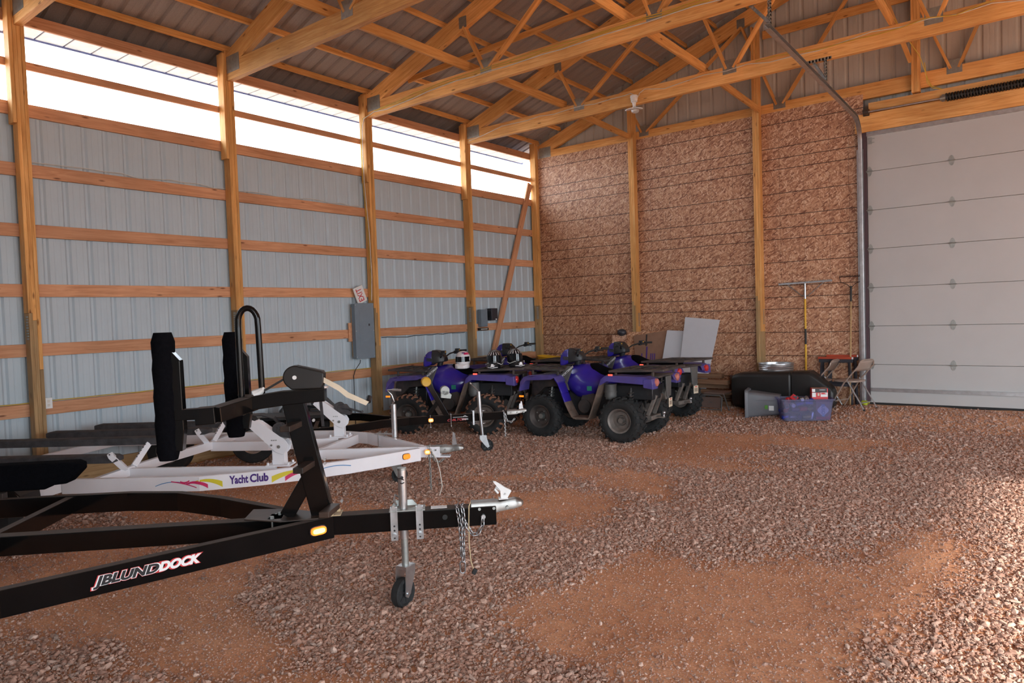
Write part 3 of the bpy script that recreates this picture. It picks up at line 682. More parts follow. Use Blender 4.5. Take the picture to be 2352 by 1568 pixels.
def road_wheel(par, c, R_, wd, ax, name='wheel', rm=galv):
    c = Vector(c); ax = Vector(ax).normalized()
    t = MB().lathe([(R_*.56, -wd*.42), (R_*.80, -wd*.5), (R_*.95, -wd*.46), (R_, -wd*.32), (R_, wd*.32), (R_*.95, wd*.46), (R_*.80, wd*.5), (R_*.56, wd*.42)], c, ax, 36, True).build('tire', rubber, par, ang=.7)
    b = MB().lathe([(.001, -wd*.1), (R_*.22, -wd*.1), (R_*.26, wd*.12), (R_*.42, wd*.10), (R_*.50, wd*.34), (R_*.57, wd*.42), (R_*.57, -wd*.4), (.001, -wd*.4)], c, ax, 28)
    b.build('rim', rm, t, ang=.5); MB().cyl(c, c+ax*wd*.32, R_*.15, n=14).build('hub', zinc, t); return t
def angled(par, J0, ang): pass
# ------------------------------------------------------------------ front trailer: black, upright padded stops
A1_ = R(44); T1 = thing('boat_trailer', 'big black steel boat trailer in front with a tall padded bow stop and hoop', 'trailer', (5.701, 2.952, 0), A1_)
H = .60; zt = H
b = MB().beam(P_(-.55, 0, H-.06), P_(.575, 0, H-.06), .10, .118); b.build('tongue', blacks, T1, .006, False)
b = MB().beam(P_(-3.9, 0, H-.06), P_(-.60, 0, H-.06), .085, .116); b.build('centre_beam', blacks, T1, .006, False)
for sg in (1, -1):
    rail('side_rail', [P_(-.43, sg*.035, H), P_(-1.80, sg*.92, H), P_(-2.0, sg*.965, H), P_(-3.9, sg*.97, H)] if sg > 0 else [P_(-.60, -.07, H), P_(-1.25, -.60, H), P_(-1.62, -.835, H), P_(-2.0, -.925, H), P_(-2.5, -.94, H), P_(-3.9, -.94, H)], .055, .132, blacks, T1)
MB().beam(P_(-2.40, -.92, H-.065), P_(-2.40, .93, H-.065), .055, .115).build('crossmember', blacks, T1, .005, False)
MB().prism([(-.50, -.03), (-.50, .10), (-.72, .12), (-.95, .02), (-.95, -.20), (-.72, -.16)], (0, 0, H+.001), (1, 0, 0), (0, -1, 0), (0, 0, .006)).build('gusset', blackd, T1, smooth=False)
# decal on the near rail's outer face
ra = math.atan2(-(.92-.035), -(1.80-.43)); d_ = Vector((-(1.37), -(.885), 0)).normalized()   # direction back along the near rail (local x, y)
fwd = -d_; out = Vector((-d_.y, d_.x, 0)); out = out if out.y < 0 else -out
def on_rail(t, z, lift=.031): q = Vector((-.43, -.035, 0))+d_*t+out*lift; return (q.x, q.y, z)
# lettering runs from far (left in view) to near the apex
rt1 = [c for c in children(T1) if c.name.startswith('side_rail')][0]
def rl(s, t, m, off, lift, fit): return text(s, .062, m, axes(on_rail(t, H-.064, lift), fwd, out), rt1, 'lettering', .3, off, .0006, 1, 'CENTER', fit)
rl('JBLUND', 1.120, red_l, .0070, .0285, .325); rl('DOCK', .870, red_l, .0070, .0285, .235)
rl('JBLUND', 1.120, white_l, .0052, .0293, .315); rl('JBLUND', 1.120, black_l, .0028, .0301, .300); rl('DOCK', .868, white_l, .0036, .0301, .212)
# amber reflector at the apex, its glow painted in
def lamp(par, o, x, z, w, h, m=amber, base=blackc):  # builds a reflector; glow is painted into lens and core
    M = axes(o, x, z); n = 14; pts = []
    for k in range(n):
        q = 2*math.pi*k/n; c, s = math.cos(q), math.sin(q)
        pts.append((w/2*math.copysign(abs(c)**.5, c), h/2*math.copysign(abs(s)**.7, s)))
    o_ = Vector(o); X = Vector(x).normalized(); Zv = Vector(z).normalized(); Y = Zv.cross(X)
    bs = MB().prism([(a*1.12, b_*1.2) for a, b_ in pts], o_, X, Y, Zv*.006).build('reflector_base', base, par)
    MB().prism(pts, o_+Zv*.006, X, Y, Zv*.014).build('reflector_lens', m, bs)
    if m is amber: MB().prism([(a*.78, b_*.62) for a, b_ in pts], o_+Zv*.0195, X, Y, Zv*.002).build('inner_core', ambcore, bs)
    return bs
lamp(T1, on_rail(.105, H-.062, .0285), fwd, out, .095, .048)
# mast
M0 = P_(-.485, 0, H); M1 = P_(-.635, 0, 1.315)
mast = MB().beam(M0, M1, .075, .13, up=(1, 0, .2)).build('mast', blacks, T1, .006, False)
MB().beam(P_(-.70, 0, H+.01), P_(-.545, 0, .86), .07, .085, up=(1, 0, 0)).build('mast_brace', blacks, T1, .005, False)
for s_, z_, L in ((-.535, .925, .17), (-.40, .655, .16), (-.60, 1.17, .16)):
    b = MB()
    for q in ((.018, 0, .032, .004), (-.018, 0, .032, .004)): pass
    b.beam(P_(s_-.01, .02, z_), P_(s_-.05, .04+L, z_-.005), .062, .034); b.build('step_bracket', blackd, T1, .004, False)
b = MB()
for s_, z_ in ((-.50, .95), (-.50, .925), (-.41, .69), (-.555, 1.19)): b.cyl(P_(s_+.045, .045, z_), P_(s_+.045, .06, z_), .009, n=8)
b.build('bolts', galv, T1)
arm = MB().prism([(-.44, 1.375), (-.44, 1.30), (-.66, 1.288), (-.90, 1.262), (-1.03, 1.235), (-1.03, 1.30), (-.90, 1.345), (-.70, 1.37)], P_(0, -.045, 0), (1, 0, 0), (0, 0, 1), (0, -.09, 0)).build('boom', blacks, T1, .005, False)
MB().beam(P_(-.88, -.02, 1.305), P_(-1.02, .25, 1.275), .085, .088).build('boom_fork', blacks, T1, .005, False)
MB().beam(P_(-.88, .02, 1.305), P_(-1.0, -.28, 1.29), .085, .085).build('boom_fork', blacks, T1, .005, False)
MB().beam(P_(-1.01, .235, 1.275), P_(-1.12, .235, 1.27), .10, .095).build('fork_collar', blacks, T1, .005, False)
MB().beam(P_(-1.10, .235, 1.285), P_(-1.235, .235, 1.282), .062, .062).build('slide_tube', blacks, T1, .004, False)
def pad(s, o, z0, z1, br=True):
    rings = []
    for k in range(15):
        z = z0+(z1-z0)*k/14; e = min(1, .80+.20*min(k, 14-k)*.9)
        w = .058*e*(1+.05*math.sin(k*2.1)); n = 16; r_ = []
        for j in range(n):
            q = 2*math.pi*j/n; c, s_ = math.cos(q), math.sin(q); r_.append((s+w*math.copysign(abs(c)**.75, c), -o+w*.95*math.copysign(abs(s_)**.75, s_), z))
        rings.append(r_)
    p = MB().loft(rings).build('padded_post', carpet, T1, ang=1.2)
    if br: MB().prism([(s+.045, z0+.05), (s+.085, z0+.05), (s+.10, 1.2), (s+.095, z1-.16), (s+.045, z1-.10)], (0, -o-.03, 0), (1, 0, 0), (0, 0, 1), (0, .06, 0)).build('post_bracket', blacks, p, .004, False)
pad(-1.285, .235, 1.03, 1.75); pad(-1.06, -.30, 1.06, 1.735)
hp = [P_(-.935, .0, 1.235), P_(-.938, .0, 1.55), P_(-.938, .0, 1.76)]
for k in range(1, 12): q = math.pi*k/12; hp.append(P_(-.881-.057*math.cos(q), -.01*k/12, 1.79+.088*math.sin(q)))
hp += [P_(-.824, -.01, 1.76), P_(-.820, -.01, 1.5), P_(-.818, -.01, 1.36)]
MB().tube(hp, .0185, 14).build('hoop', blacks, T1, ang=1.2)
# strap winch housing
wp = []
for k in range(15): q = R(238)-R(172)*k/14; wp.append((-.612+.071*math.cos(q), 1.452+.071*math.sin(q)))
wp += [(-.455, 1.482), (-.440, 1.472), (-.446, 1.405), (-.458, 1.378), (-.635, 1.378)]
w = MB().prism(wp, P_(0, .045, 0), (1, 0, 0), (0, 0, 1), (0, .095, 0)).build('winch_housing', blackt, T1, .008, True)
MB().beam(P_(-.60, .0, 1.522), P_(-.445, .0, 1.482), .03, .008).build('housing_rib', blackd, w, smooth=False)
MB().cyl(P_(-.612, .045, 1.452), P_(-.612, .052, 1.452), .0125, n=16).build('axle_cap', whitep, w)
MB().beam(P_(-.665, 0, 1.452), P_(-.80, 0, 1.378), .05, .012, up=(.5, 0, 1)).build('strap', blackc, w, smooth=False)
b = MB(); b.tube([P_(-.80, .02, 1.39), P_(-.83, 0, 1.37), P_(-.86, .0, 1.355)], [.012, .024, .03], 8); b.build('strap_knot', whitep, w)
wc = MB().prism([(-.01, -.014), (.11, -.016), (.17, -.028), (.30, -.016), (.305, .012), (.17, .004), (.10, .016), (-.01, .014)], P_(-.445, .03, 1.43), Vector((.86, -.10, -.50)), Vector((.5, 0, .86)), (0, -.006, 0)).build('winch_crank', cream, T1)
MB().cyl(P_(-.185, .03, 1.285), P_(-.18, .0, 1.31), .017, n=12).build('crank_grip', plas, wc)
MB().beam(P_(-.46, .0, 1.385), P_(-.43, .03, 1.385), .03, .012).build('crank_clevis', galv, T1, smooth=False)
# jack, clamps
jk = MB().cyl((.0, 0, .855), (.0, 0, .60), .0265, n=24); jk.cyl((0, 0, .60), (0, 0, .42), .0265, n=24); jk.build('jack_tube', galv, T1)
MB().cyl((0, 0, .43), (0, 0, .235), .022, n=20).build('jack_leg', zinc, T1)
MB().cyl((0, 0, .848), (0, 0, .862), .0285, n=24).build('jack_cap', zinc, T1)
b = MB()
b.tube([(-.03, -.0265, .80), (-.01, -.0285, .80), (.012, -.0275, .79)], .0035, 6); b.cyl((.0, -.026, .805), (.0, -.0285, .805), .010, n=10)
b.tube([(-.012, -.0265, .772), (0, -.029, .768), (.014, -.027, .774)], .003, 6); b.build('jack_marks', black_l, T1)
b = MB(); b.prism([(-.078, 0), (.088, 0), (.088, .006), (.055, .042), (-.05, .042), (-.078, .006)], P_(0, -.055, H+.002), (1, 0, 0), (0, .25, 1), (0, .006, 0)); b.prism([(-.085, -.06), (.135, -.06), (.135, .06), (-.085, .06)], (0, 0, H+.001), (1, 0, 0), (0, 1, 0), (0, 0, .008)); b.build('clamp_plate', zinc, T1, .002, False)
for s_ in (-.055, .10):
    b = MB()
    for q in (-1,): b.prism([(-.0215, -.175), (.0215, -.175), (.0215, .035), (-.0215, .035)], (s_, -.052, H), (1, 0, 0), (0, 0, 1), (0, -.005, 0)); b.box((s_-.019, -.062, H-.07), (.005, .016, .20)); b.box((s_+.019, -.062, H-.07), (.005, .016, .20))
    for z_ in (-.16, .012): b.cyl((s_, -.055, H+z_+.02), (s_, -.072, H+z_+.02), .012, n=6)
    st = b.build('clamp_strap', galv, T1, smooth=False)
    b = MB()
    for z_ in (-.085, -.112, -.158): b.cyl((s_, -.0565, H+z_), (s_, -.0585, H+z_), .006, n=10)
    b.build('bolt_hole', black_l, st)
MB().tube([(-.02, .03, .67), (-.05, .02, .69), (-.055, 0, .66), (-.04, -.02, .635)], .006, 8).build('jack_pin', galv, T1)
jack_wheel(T1, (-.020, -.028, .090), .090, .058, (.82, -.57, 0)); caster(T1, (.0, 0, .235), (-.020, -.028, .090), .090, .058, (.82, -.57, 0))
coupler(T1, (.42, 0, H+.028), 0); latch(T1, (.625, 0, H+.035), whitep)
b = MB(); b.cyl(P_(.255, .05, H-.05), P_(.255, .056, H-.05), .016, n=16); b.build('grommet', rubber, T1)
b = MB().box((.22, 0, H+.002), (.10, .06, .002)); b.build('tongue_label', whitep, T1, smooth=False)
for s_, lab in ((-.43, 0), (-.78, 0)):
    b = MB(); b.cyl(P_(s_, .052, H-.12), P_(s_, .052, H+.01), .006, n=8); b.cyl(P_(s_, -.052, H-.12), P_(s_, -.052, H+.01), .006, n=8); b.cyl(P_(s_, .052, H+.005), P_(s_, .052, H+.022), .013, n=6); b.cyl(P_(s_+.03, -.03, H+.005), P_(s_+.03, -.03, H+.024), .013, n=6); b.box((s_+.015, 0, H+.004), (.08, .115, .006)); b.build('u_bolt', copper if s_ > -.5 else zinc, T1)
chain([P_(.335, .0, H+.012), P_(.33, .05, H+.012), P_(.335, .062, H-.02), P_(.345, .066, H-.09), P_(.35, .066, H-.20), P_(.352, .066, H-.30)], T1)
chain([P_(.365, .0, H+.012), P_(.362, .05, H+.012), P_(.368, .062, H-.03), P_(.37, .066, H-.10), P_(.362, .068, H-.20), P_(.36, .068, H-.33)], T1)
chain([P_(.49, .055, H-.06), P_(.485, .06, H-.115), P_(.455, .06, H-.165), P_(.42, .06, H-.165), P_(.385, .06, H-.105), P_(.365, .062, H-.06)], T1)
b = MB(); link(b, P_(.353, .068, H-.365), (0, 0, 1), (1, 0, 0), .075, .034, .0048); b.build('chain_hook', chainm, T1, ang=1.2)
MB().cyl(P_(.492, .05, H-.062), P_(.492, .062, H-.062), .014, n=12).build('eye_bolt', galv, T1)
MB().tube([P_(.415, .045, H+.03), P_(.405, .058, H+.01), P_(.40, .062, H-.10), P_(.398, .07, H-.22), P_(.405, .075, H-.33), P_(.418, .075, H-.375)], .0035, 6).build('wiring_lead', copper, T1)
MB().box((0, 0, 0), (.026, .02, .034)).build('wiring_plug', blackc, T1, .003, True, WM[T1.name] @ Matrix.Translation(P_(.425, .075, H-.395)) @ Matrix.Rotation(.5, 4, 'Y'))
# carpeted runner at the rear of the front trailer
b = MB(); b.prism([(-2.42, .82), (-2.38, .80), (-2.38, .755), (-2.47, .665), (-2.60, .655), (-2.62, .63), (-4.6, .63), (-4.6, .82)], P_(0, -1.02, 0), (1, 0, 0), (0, 0, 1), (0, .13, 0)); b.build('carpeted_runner', carpet, T1, .01, True)
b = MB(); b.beam(P_(-2.9, -.96, .46), P_(-2.9, -.96, .64), .09, .06); b.beam(P_(-3.3, -.96, .46), P_(-3.3, -.96, .64), .09, .06); b.build('runner_post', blackd, T1, .004, False)
road_wheel(T1, P_(-3.75, 1.16, .29), .29, .18, (0, -1, 0)); road_wheel(T1, P_(-3.75, -1.16, .29), .29, .18, (0, 1, 0))
# ------------------------------------------------------------------ white trailer
A2_ = R(35); T2 = thing('boat_trailer', 'white twin trailer in the middle with colourful stripes on its rail and two winch posts', 'trailer', (3.593, 4.693, 0), A2_)
H = .50; RH = .125
nr = rail('side_rail', [P_(.36, .07, H), P_(.05, .36, H), P_(-.20, .57, H), P_(-.55, .79, H), P_(-.88, .96, H), P_(-1.34, 1.115, H), P_(-2.55, 1.115, H)], .05, RH, whites, T2)
rail('side_rail', [P_(.36, -.07, H), P_(-.185, -.70, H), P_(-.40, -.93, H), P_(-.86, -1.15, H), P_(-1.4, -1.2, H), P_(-4.5, -1.2, H)], .05, RH, whites, T2)
rail('rear_rail', [P_(-2.56, 1.11, H-.01), P_(-2.72, 1.20, H-.05), P_(-2.95, 1.20, H-.05)], .05, .10, whites, T2)
MB().beam(P_(.34, 0, H-.05), P_(.56, 0, H-.05), .09, .105).build('tongue', whites, T2, .004, False)
MB().beam(P_(-.67, .03, H-.05), P_(.34, .0, H-.05), .05, .10).build('centre_beam', whites, T2, .004, False)
MB().beam(P_(-.68, .02, H-.05), P_(-.52, -.84, H-.05), .05, .10).build('front_crossmember', whites, T2, .004, False)
MB().beam(P_(-.68, .04, H-.05), P_(-.62, .80, H-.05), .05, .10).build('front_crossmember', whites, T2, .004, False)
rail('crossmember', [P_(-2.30, 1.09, H-.01), P_(-2.20, .76, H+.02), P_(-2.14, .1, H+.02), P_(-2.03, -.50, H+.02), P_(-2.1, -1.18, H)], .05, .085, whites, T2)
rail('inner_rail', [P_(-2.20, .74, H+.005), P_(-1.5, .76, H+.005), P_(-.80, .80, H+.005)], .045, .10, whites, T2)
rail('inner_rail', [P_(-2.03, -.50, H+.015), P_(-1.38, -.46, H+.015), P_(-.66, -.62, H+.005)], .045, .10, whites, T2)
rail('crossmember', [P_(-3.6, 1.15, H-.01), P_(-3.5, 0, H+.02), P_(-3.4, -1.18, H)], .05, .085, whites, T2)
def vbr(s, o, ds, do):
    b = MB(); a = Vector(P_(s, o, H+.01)); c = Vector(P_(s+ds, o+do, H+.175)); b.beam(a, c, .05, .05, up=(1, 0, 1)); br = b.build('bunk_bracket', whites, T2, .003, False)
    b = MB()
    for k in range(5): q = a.lerp(c, .35+.14*k)+Vector((0, -.027, .02)); b.cyl(q, q+Vector((0, -.004, 0)), .006, n=8)
    b.build('bolt_hole', black_l, br)
for o_ in (.74, -.50):
    vbr(-2.20 if o_ > 0 else -2.05, o_+.05, .0, .20); vbr(-2.18 if o_ > 0 else -2.03, o_-.05, .02, -.22)
def bnk(s0, s1, o, z, sl_=0):
    rings = []
    for s_, e in ((s0, .55), (s0-.03, .92), (s0-.08, 1), (s1+.04, 1), (s1, .7)):
        w, h = .062*(.7+.3*e), .034*e; zz = z+sl_*(s0-s_)
        rings.append([P_(s_, o-w, zz-h), P_(s_, o+w, zz-h), P_(s_, o+w, zz+h*.75), P_(s_, o+w*.8, zz+h), P_(s_, o-w*.8, zz+h), P_(s_, o-w, zz+h*.75)])
    return MB().loft(rings).build('bunk', bunk, T2, ang=.8)
bnk(-2.17, -4.9, .90, .63); bnk(-2.0, -4.9, .42, .705); bnk(-1.95, -3.72, -.33, .665); bnk(-1.72, -3.5, -.80, .665)
def winch_post(s, o, strap=True):
    b = MB(); b.box(P_(s+.015, o, H+.09), (.115, .075, .16)); po = b.build('winch_post', whites, T2, .004, False)
    b = MB(); b.box(P_(s+.02, o, H+.008), (.22, .16, .012)); [b.cyl(P_(s+dx, o+dy, H+.01), P_(s+dx, o+dy, H+.035), .011, n=6) for dx in (-.075, .11) for dy in (-.06, .06)]; b.build('base_plate', whites, po)
    hd = MB()
    for k in (-1, 1): hd.prism([(-.262, .085), (-.225, .135), (-.15, .115), (.09, -.06), (.112, -.10), (.10, -.15), (.06, -.19), (-.005, -.165)], P_(s, o-.04*k, H+.29), (1, 0, 0), (0, 0, 1), (0, .005*k, 0))
    hd.beam(P_(s-.18, o, H+.415), P_(s+.08, o, H+.235), .08, .006); hd.beam(P_(s-.24, o, H+.36), P_(s-.02, o, H+.14), .08, .006); hd.build('winch_head', whites, po, .003, False)
    b = MB(); [b.cyl(P_(s+dx, o+.045, H+dz_), P_(s+dx, o+.052, H+dz_), rr, n=10) for dx, dz_, rr in ((.025, .175, .015), (-.04, .19, .009), (-.035, .235, .005), (-.015, .235, .005), (.005, .235, .005))]; b.build('bolts', zinc, po)
    w = MB(); w.cyl(P_(s+.02, o-.04, H+.335), P_(s+.02, o+.04, H+.335), .052, n=20); w.prism([(-.05, -.06), (.09, -.085), (.10, -.05), (.04, .03), (-.04, .03)], P_(s+.055, o+.042, H+.33), (1, 0, 0), (0, 0, 1), (0, .084, 0)); w.build('winch', bunk, po, .004)
    MB().tube([P_(s+.07, o+.05, H+.33), P_(s+.16, o+.055, H+.315), P_(s+.28, o+.06, H+.28), P_(s+.30, o+.085, H+.285)], [.012, .012, .011, .016], 8).build('winch_handle', bunk, po)
    r = MB().lathe([(.012, -.04), (.05, -.045), (.056, -.03), (.036, 0), (.056, .03), (.05, .045), (.012, .04)], P_(s-.235, o, H+.40), (0, 1, 0), 18).build('bow_roller', rubber, po)
    if strap: MB().beam(P_(s-.17, o+.047, H+.41), P_(s-.155, o+.05, H+.13), .006, .032, up=(1, 0, 0)).build('hanging_strap', bunk, po, smooth=False)
    return po
winch_post(-.80, .74, False); winch_post(-.68, -.70)
b = MB(); b.prism([(-.03, .05), (.03, .06), (.075, -.13), (.01, -.165), (-.045, -.02)], P_(-.62, .80, H+.33), (1, 0, 0), (0, 0, 1), (0, -.004, 0)); b.build('hang_tag', cream, T2, smooth=False)
# graphics on the near rail: runs along the outer face
npts = [Vector(P_(*p)) for p in [(.36, .07, 0), (.05, .36, 0), (-.20, .57, 0), (-.55, .79, 0), (-.88, .96, 0), (-1.34, 1.115, 0), (-2.55, 1.115, 0)]]
def railpt(s, z, lift=.0262):
    for i in range(len(npts)-1):
        a, c = npts[i], npts[i+1]
        if c.x <= s <= a.x or i == len(npts)-2:
            t = (a.x-s)/(a.x-c.x); q = a.lerp(c, t); d = (a-c).normalized(); nn = Vector((d.y, -d.x, 0)); nn = nn if nn.y < 0 else -nn
            q = q+nn*lift; return Vector((q.x, q.y, z)), d, nn
def decal(pts, m, name='stripe', lift=.0268):
    b = MB(); up_ = [railpt(s, H-RH/2+z, lift)[0] for s, z, w in pts]; top = [u+Vector((0, 0, w/2)) for u, (s, z, w) in zip(up_, pts)]; bt = [u-Vector((0, 0, w/2)) for u, (s, z, w) in zip(up_, pts)]
    n = len(pts); b.add(top+bt, [(i, i+1, n+i+1, n+i) for i in range(n-1)]); return b.build(name, m, nr, smooth=False)
def arc(s0, s1, z0, zm, z1, w0, w1, n=9): return [(s0+(s1-s0)*k/n, z0+(z1-z0)*k/n+4*(zm-(z0+z1)/2)*(k/n)*(1-k/n), w0+(w1-w0)*k/n) for k in range(n+1)]
decal(arc(-1.72, -1.42, -.012, .022, .0, .006, .006), blue_l); decal(arc(-1.58, -1.36, .025, .005, -.03, .010, .008), pink_l, lift=.0272)
decal(arc(-1.50, -1.42, .022, .014, .03, .016, .012), pink_l, lift=.0274); decal(arc(-1.45, -1.28, .0, .014, -.025, .012, .035), pink_l, lift=.0276)
decal(arc(-1.38, -1.17, .02, .024, -.018, .006, .05), yel_l, lift=.0266)
decal(arc(-.80, -.52, -.02, .024, .022, .055, .006), yel_l, lift=.0266); decal(arc(-.70, -.52, -.028, .012, .0, .040, .012), pink_l, lift=.0276)
decal(arc(-.45, -.20, .010, .030, .012, .006, .008), blue_l)
for w_, s_ in (('Yacht', -1.045), ('Club', -.888)):
    q, dv, nn = railpt(s_, H-RH/2+.006); text(w_, .096, purple_l, axes(q+nn*.001, dv, nn), nr, 'lettering', 0, .0032, .0006, 1.0, 'CENTER', .152)
for s_, m_, w_ in ((.235, amber2, .075), ):
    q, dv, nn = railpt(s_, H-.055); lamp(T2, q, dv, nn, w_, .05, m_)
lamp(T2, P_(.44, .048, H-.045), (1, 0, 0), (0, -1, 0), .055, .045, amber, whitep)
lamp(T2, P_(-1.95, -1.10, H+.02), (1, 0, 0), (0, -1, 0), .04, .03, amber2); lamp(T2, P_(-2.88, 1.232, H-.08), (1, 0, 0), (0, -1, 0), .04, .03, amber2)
MB().cyl(P_(-.03, -.60, .86), P_(-.03, -.60, .50), .030, n=20).build('jack_tube', galv, T2)
MB().cyl(P_(-.03, -.60, .52), P_(-.03, -.60, .20), .022, n=16).build('jack_leg', zinc, T2)
b = MB(); b.tube([P_(-.03, -.60, .86), P_(-.03, -.56, .885), P_(.0, -.50, .90), P_(-.02, -.48, .98), P_(-.06, -.46, 1.03), P_(.06, -.42, 1.04)], .008, 8); b.cyl(P_(.0, -.43, 1.035), P_(.10, -.41, 1.03), .013, n=10); b.build('jack_crank', galv, T2)
jack_wheel(T2, P_(.005, -.60, .085), .085, .055, (0, -1, 0)); caster(T2, P_(-.03, -.60, .21), P_(.005, -.60, .085), .085, .055, (0, -1, 0), zinc)
for s_ in (-.16, -.23):
    b = MB()
    for o_ in (-.66, -.77): b.tube([P_(s_, o_, H+.04), P_(s_, o_, H-.15)], .006, 6)
    b.beam(P_(s_, -.64, H+.035), P_(s_, -.79, H+.035), .012, .012); b.beam(P_(s_, -.64, H-.14), P_(s_, -.79, H-.14), .012, .012); b.build('u_bolt', galv, T2)
MB().beam(P_(-.26, -.68, H+.03), P_(-.02, -.60, H+.03), .05, .012).build('jack_mount', galv, T2, smooth=False)
coupler(T2, (.47, 0, H+.012), 0); MB().prism([(-.02, 0), (.03, 0), (.008, .12), (-.01, .13)], (.70, .004, H+.01), (1, 0, 0), (0, 0, 1), (0, -.01, 0)).build('coupler_latch', galv, T2)
chain([P_(.45, .0, H+.012), P_(.45, .05, H+.01), P_(.455, .06, H-.10), P_(.46, .06, H-.25), P_(.46, .06, H-.42)], T2, L=.036, m=zinc)
chain([P_(.47, .06, H-.02), P_(.50, .06, H-.12), P_(.55, .05, H-.15), P_(.60, .03, H-.12)], T2, L=.036, m=zinc)
MB().tube([P_(.40, .055, H-.03), P_(.43, .08, H-.10), P_(.47, .06, H-.02), P_(.53, .07, H-.12), P_(.56, .08, H-.24), P_(.58, .10, H-.38), P_(.55, .10, H-.47)], .005, 6).build('wiring_lead', cable, T2)
MB().beam(P_(.46, 0, H-.10), P_(.66, 0, H-.10), .08, .012).build('safety_plate', whites, T2, smooth=False)
road_wheel(T2, P_(-3.0, 1.42, .27), .27, .18, (0, -1, 0)); road_wheel(T2, P_(-3.0, -1.42, .27), .27, .18, (0, 1, 0))
b = MB(); b.sheet([(-2.60, .30), (-2.62, .46), (-2.75, .58), (-3.25, .58), (-3.38, .46), (-3.4, .30)], .012, P_(0, 1.53, 0), (1, 0, 0), (0, 0, 1), (0, .22, 0)); b.build('fender', blackt, T2, smooth=False)
# ------------------------------------------------------------------ rear black trailer
A3_ = R(50); T3 = thing('utility_trailer', 'slim black trailer at the back with silver jack, parked before the dusty quad bike', 'trailer', (2.927, 7.047, 0), A3_)
H = .505
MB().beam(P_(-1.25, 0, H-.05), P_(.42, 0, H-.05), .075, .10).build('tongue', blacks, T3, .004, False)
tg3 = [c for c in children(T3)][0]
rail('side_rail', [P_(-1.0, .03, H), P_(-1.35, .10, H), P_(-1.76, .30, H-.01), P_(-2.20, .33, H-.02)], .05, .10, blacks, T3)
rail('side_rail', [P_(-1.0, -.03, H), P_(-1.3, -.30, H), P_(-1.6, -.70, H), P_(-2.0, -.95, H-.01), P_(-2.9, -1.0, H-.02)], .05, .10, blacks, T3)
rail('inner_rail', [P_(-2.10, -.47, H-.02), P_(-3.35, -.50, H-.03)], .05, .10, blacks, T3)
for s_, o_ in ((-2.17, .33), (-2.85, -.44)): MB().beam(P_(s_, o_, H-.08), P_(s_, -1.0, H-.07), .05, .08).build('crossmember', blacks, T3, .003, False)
def fender3(s, o, w=.24):
    pts = [(s+.36, .30), (s+.34, .46), (s+.26, .56), (s+.12, .61), (s-.12, .61), (s-.26, .56), (s-.34, .46), (s-.36, .30)]
    b = MB().sheet(pts, .012, P_(0, o, 0), (1, 0, 0), (0, 0, 1), (0, w, 0)); b.build('fender', plas, T3, ang=.5)
for s_, o_ in ((-2.97, -.30),):
    road_wheel(T3, P_(s_, o_-.06, .275), .275, .17, (0, -1, 0)); fender3(s_, o_+.05)
road_wheel(T3, P_(-2.35, -1.32, .29), .29, .18, (0, 1, 0)); 
b = MB().sheet([(-1.95, .30), (-1.98, .55), (-2.08, .66), (-2.62, .66), (-2.72, .55), (-2.76, .30)], .02, P_(0, -1.15, 0), (1, 0, 0), (0, 0, 1), (0, .30, 0)); b.build('fender', plas, T3, ang=.5)
b = MB(); b.box(P_(-2.5, -.70, H+.02), (.80, .5, .05)); b.build('bunk_platform', blackt, T3, .01, False)
b = MB(); b.box(P_(-2.05, -.93, .50), (.50, .10, .16)); b.build('step_pad', plas, T3, .02, True)
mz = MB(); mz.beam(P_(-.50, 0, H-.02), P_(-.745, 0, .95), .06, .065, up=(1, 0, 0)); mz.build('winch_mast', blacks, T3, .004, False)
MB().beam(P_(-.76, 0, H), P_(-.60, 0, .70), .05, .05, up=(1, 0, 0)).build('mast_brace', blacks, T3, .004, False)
MB().lathe([(.01, -.05), (.055, -.055), (.065, -.03), (.045, 0), (.065, .03), (.055, .055), (.01, .05)], P_(-.76, 0, .955), (0, 1, 0), 18).build('bow_roller', yellow, T3)
w = MB(); w.cyl(P_(-.52, -.05, .83), P_(-.52, .05, .83), .06, n=20); w.prism([(-.06, -.09), (.07, -.11), (.085, -.06), (.03, .0), (-.05, .0)], P_(-.52, .05, .83), (1, 0, 0), (0, 0, 1), (0, .10, 0)); w.build('winch', zinc, T3, .003)
JO = .085
MB().cyl(P_(-.085, JO, .80), P_(-.075, JO, .52), .028, n=20).build('jack_tube', galv, T3); MB().cyl(P_(-.075, JO, .54), P_(-.05, JO, .19), .022, n=16).build('jack_leg', galv, T3)
b = MB(); b.tube([P_(-.085, JO, .80), P_(-.10, JO, .82), P_(-.19, JO+.02, .91)], .006, 6); b.cyl(P_(-.185, JO+.02, .905), P_(-.20, JO+.02, .92), .012, n=8); b.build('jack_crank', galv, T3)
b = MB()
for s_ in (-.16, -.055): b.box(P_(s_, JO-.02, H-.05), (.022, .012, .19)); [b.cyl(P_(s_, JO-.01, H-.05+z_), P_(s_, JO+.002, H-.05+z_), .006, n=8) for z_ in (-.07, -.02, .03, .075)]
for z_ in (.035, -.13): b.tube([P_(-.175, JO-.02, H+z_), P_(.0, JO-.02, H+z_)], .007, 6); b.tube([P_(-.17, -.05, H+z_), P_(-.17, JO, H+z_)], .006, 6); b.tube([P_(-.03, -.05, H+z_), P_(-.03, JO, H+z_)], .006, 6)
b.build('jack_bracket', galv, T3)
jack_wheel(T3, P_(.005, JO, .082), .082, .052, (0, -1, 0)); caster(T3, P_(-.05, JO, .20), P_(.005, JO, .082), .082, .052, (0, -1, 0))
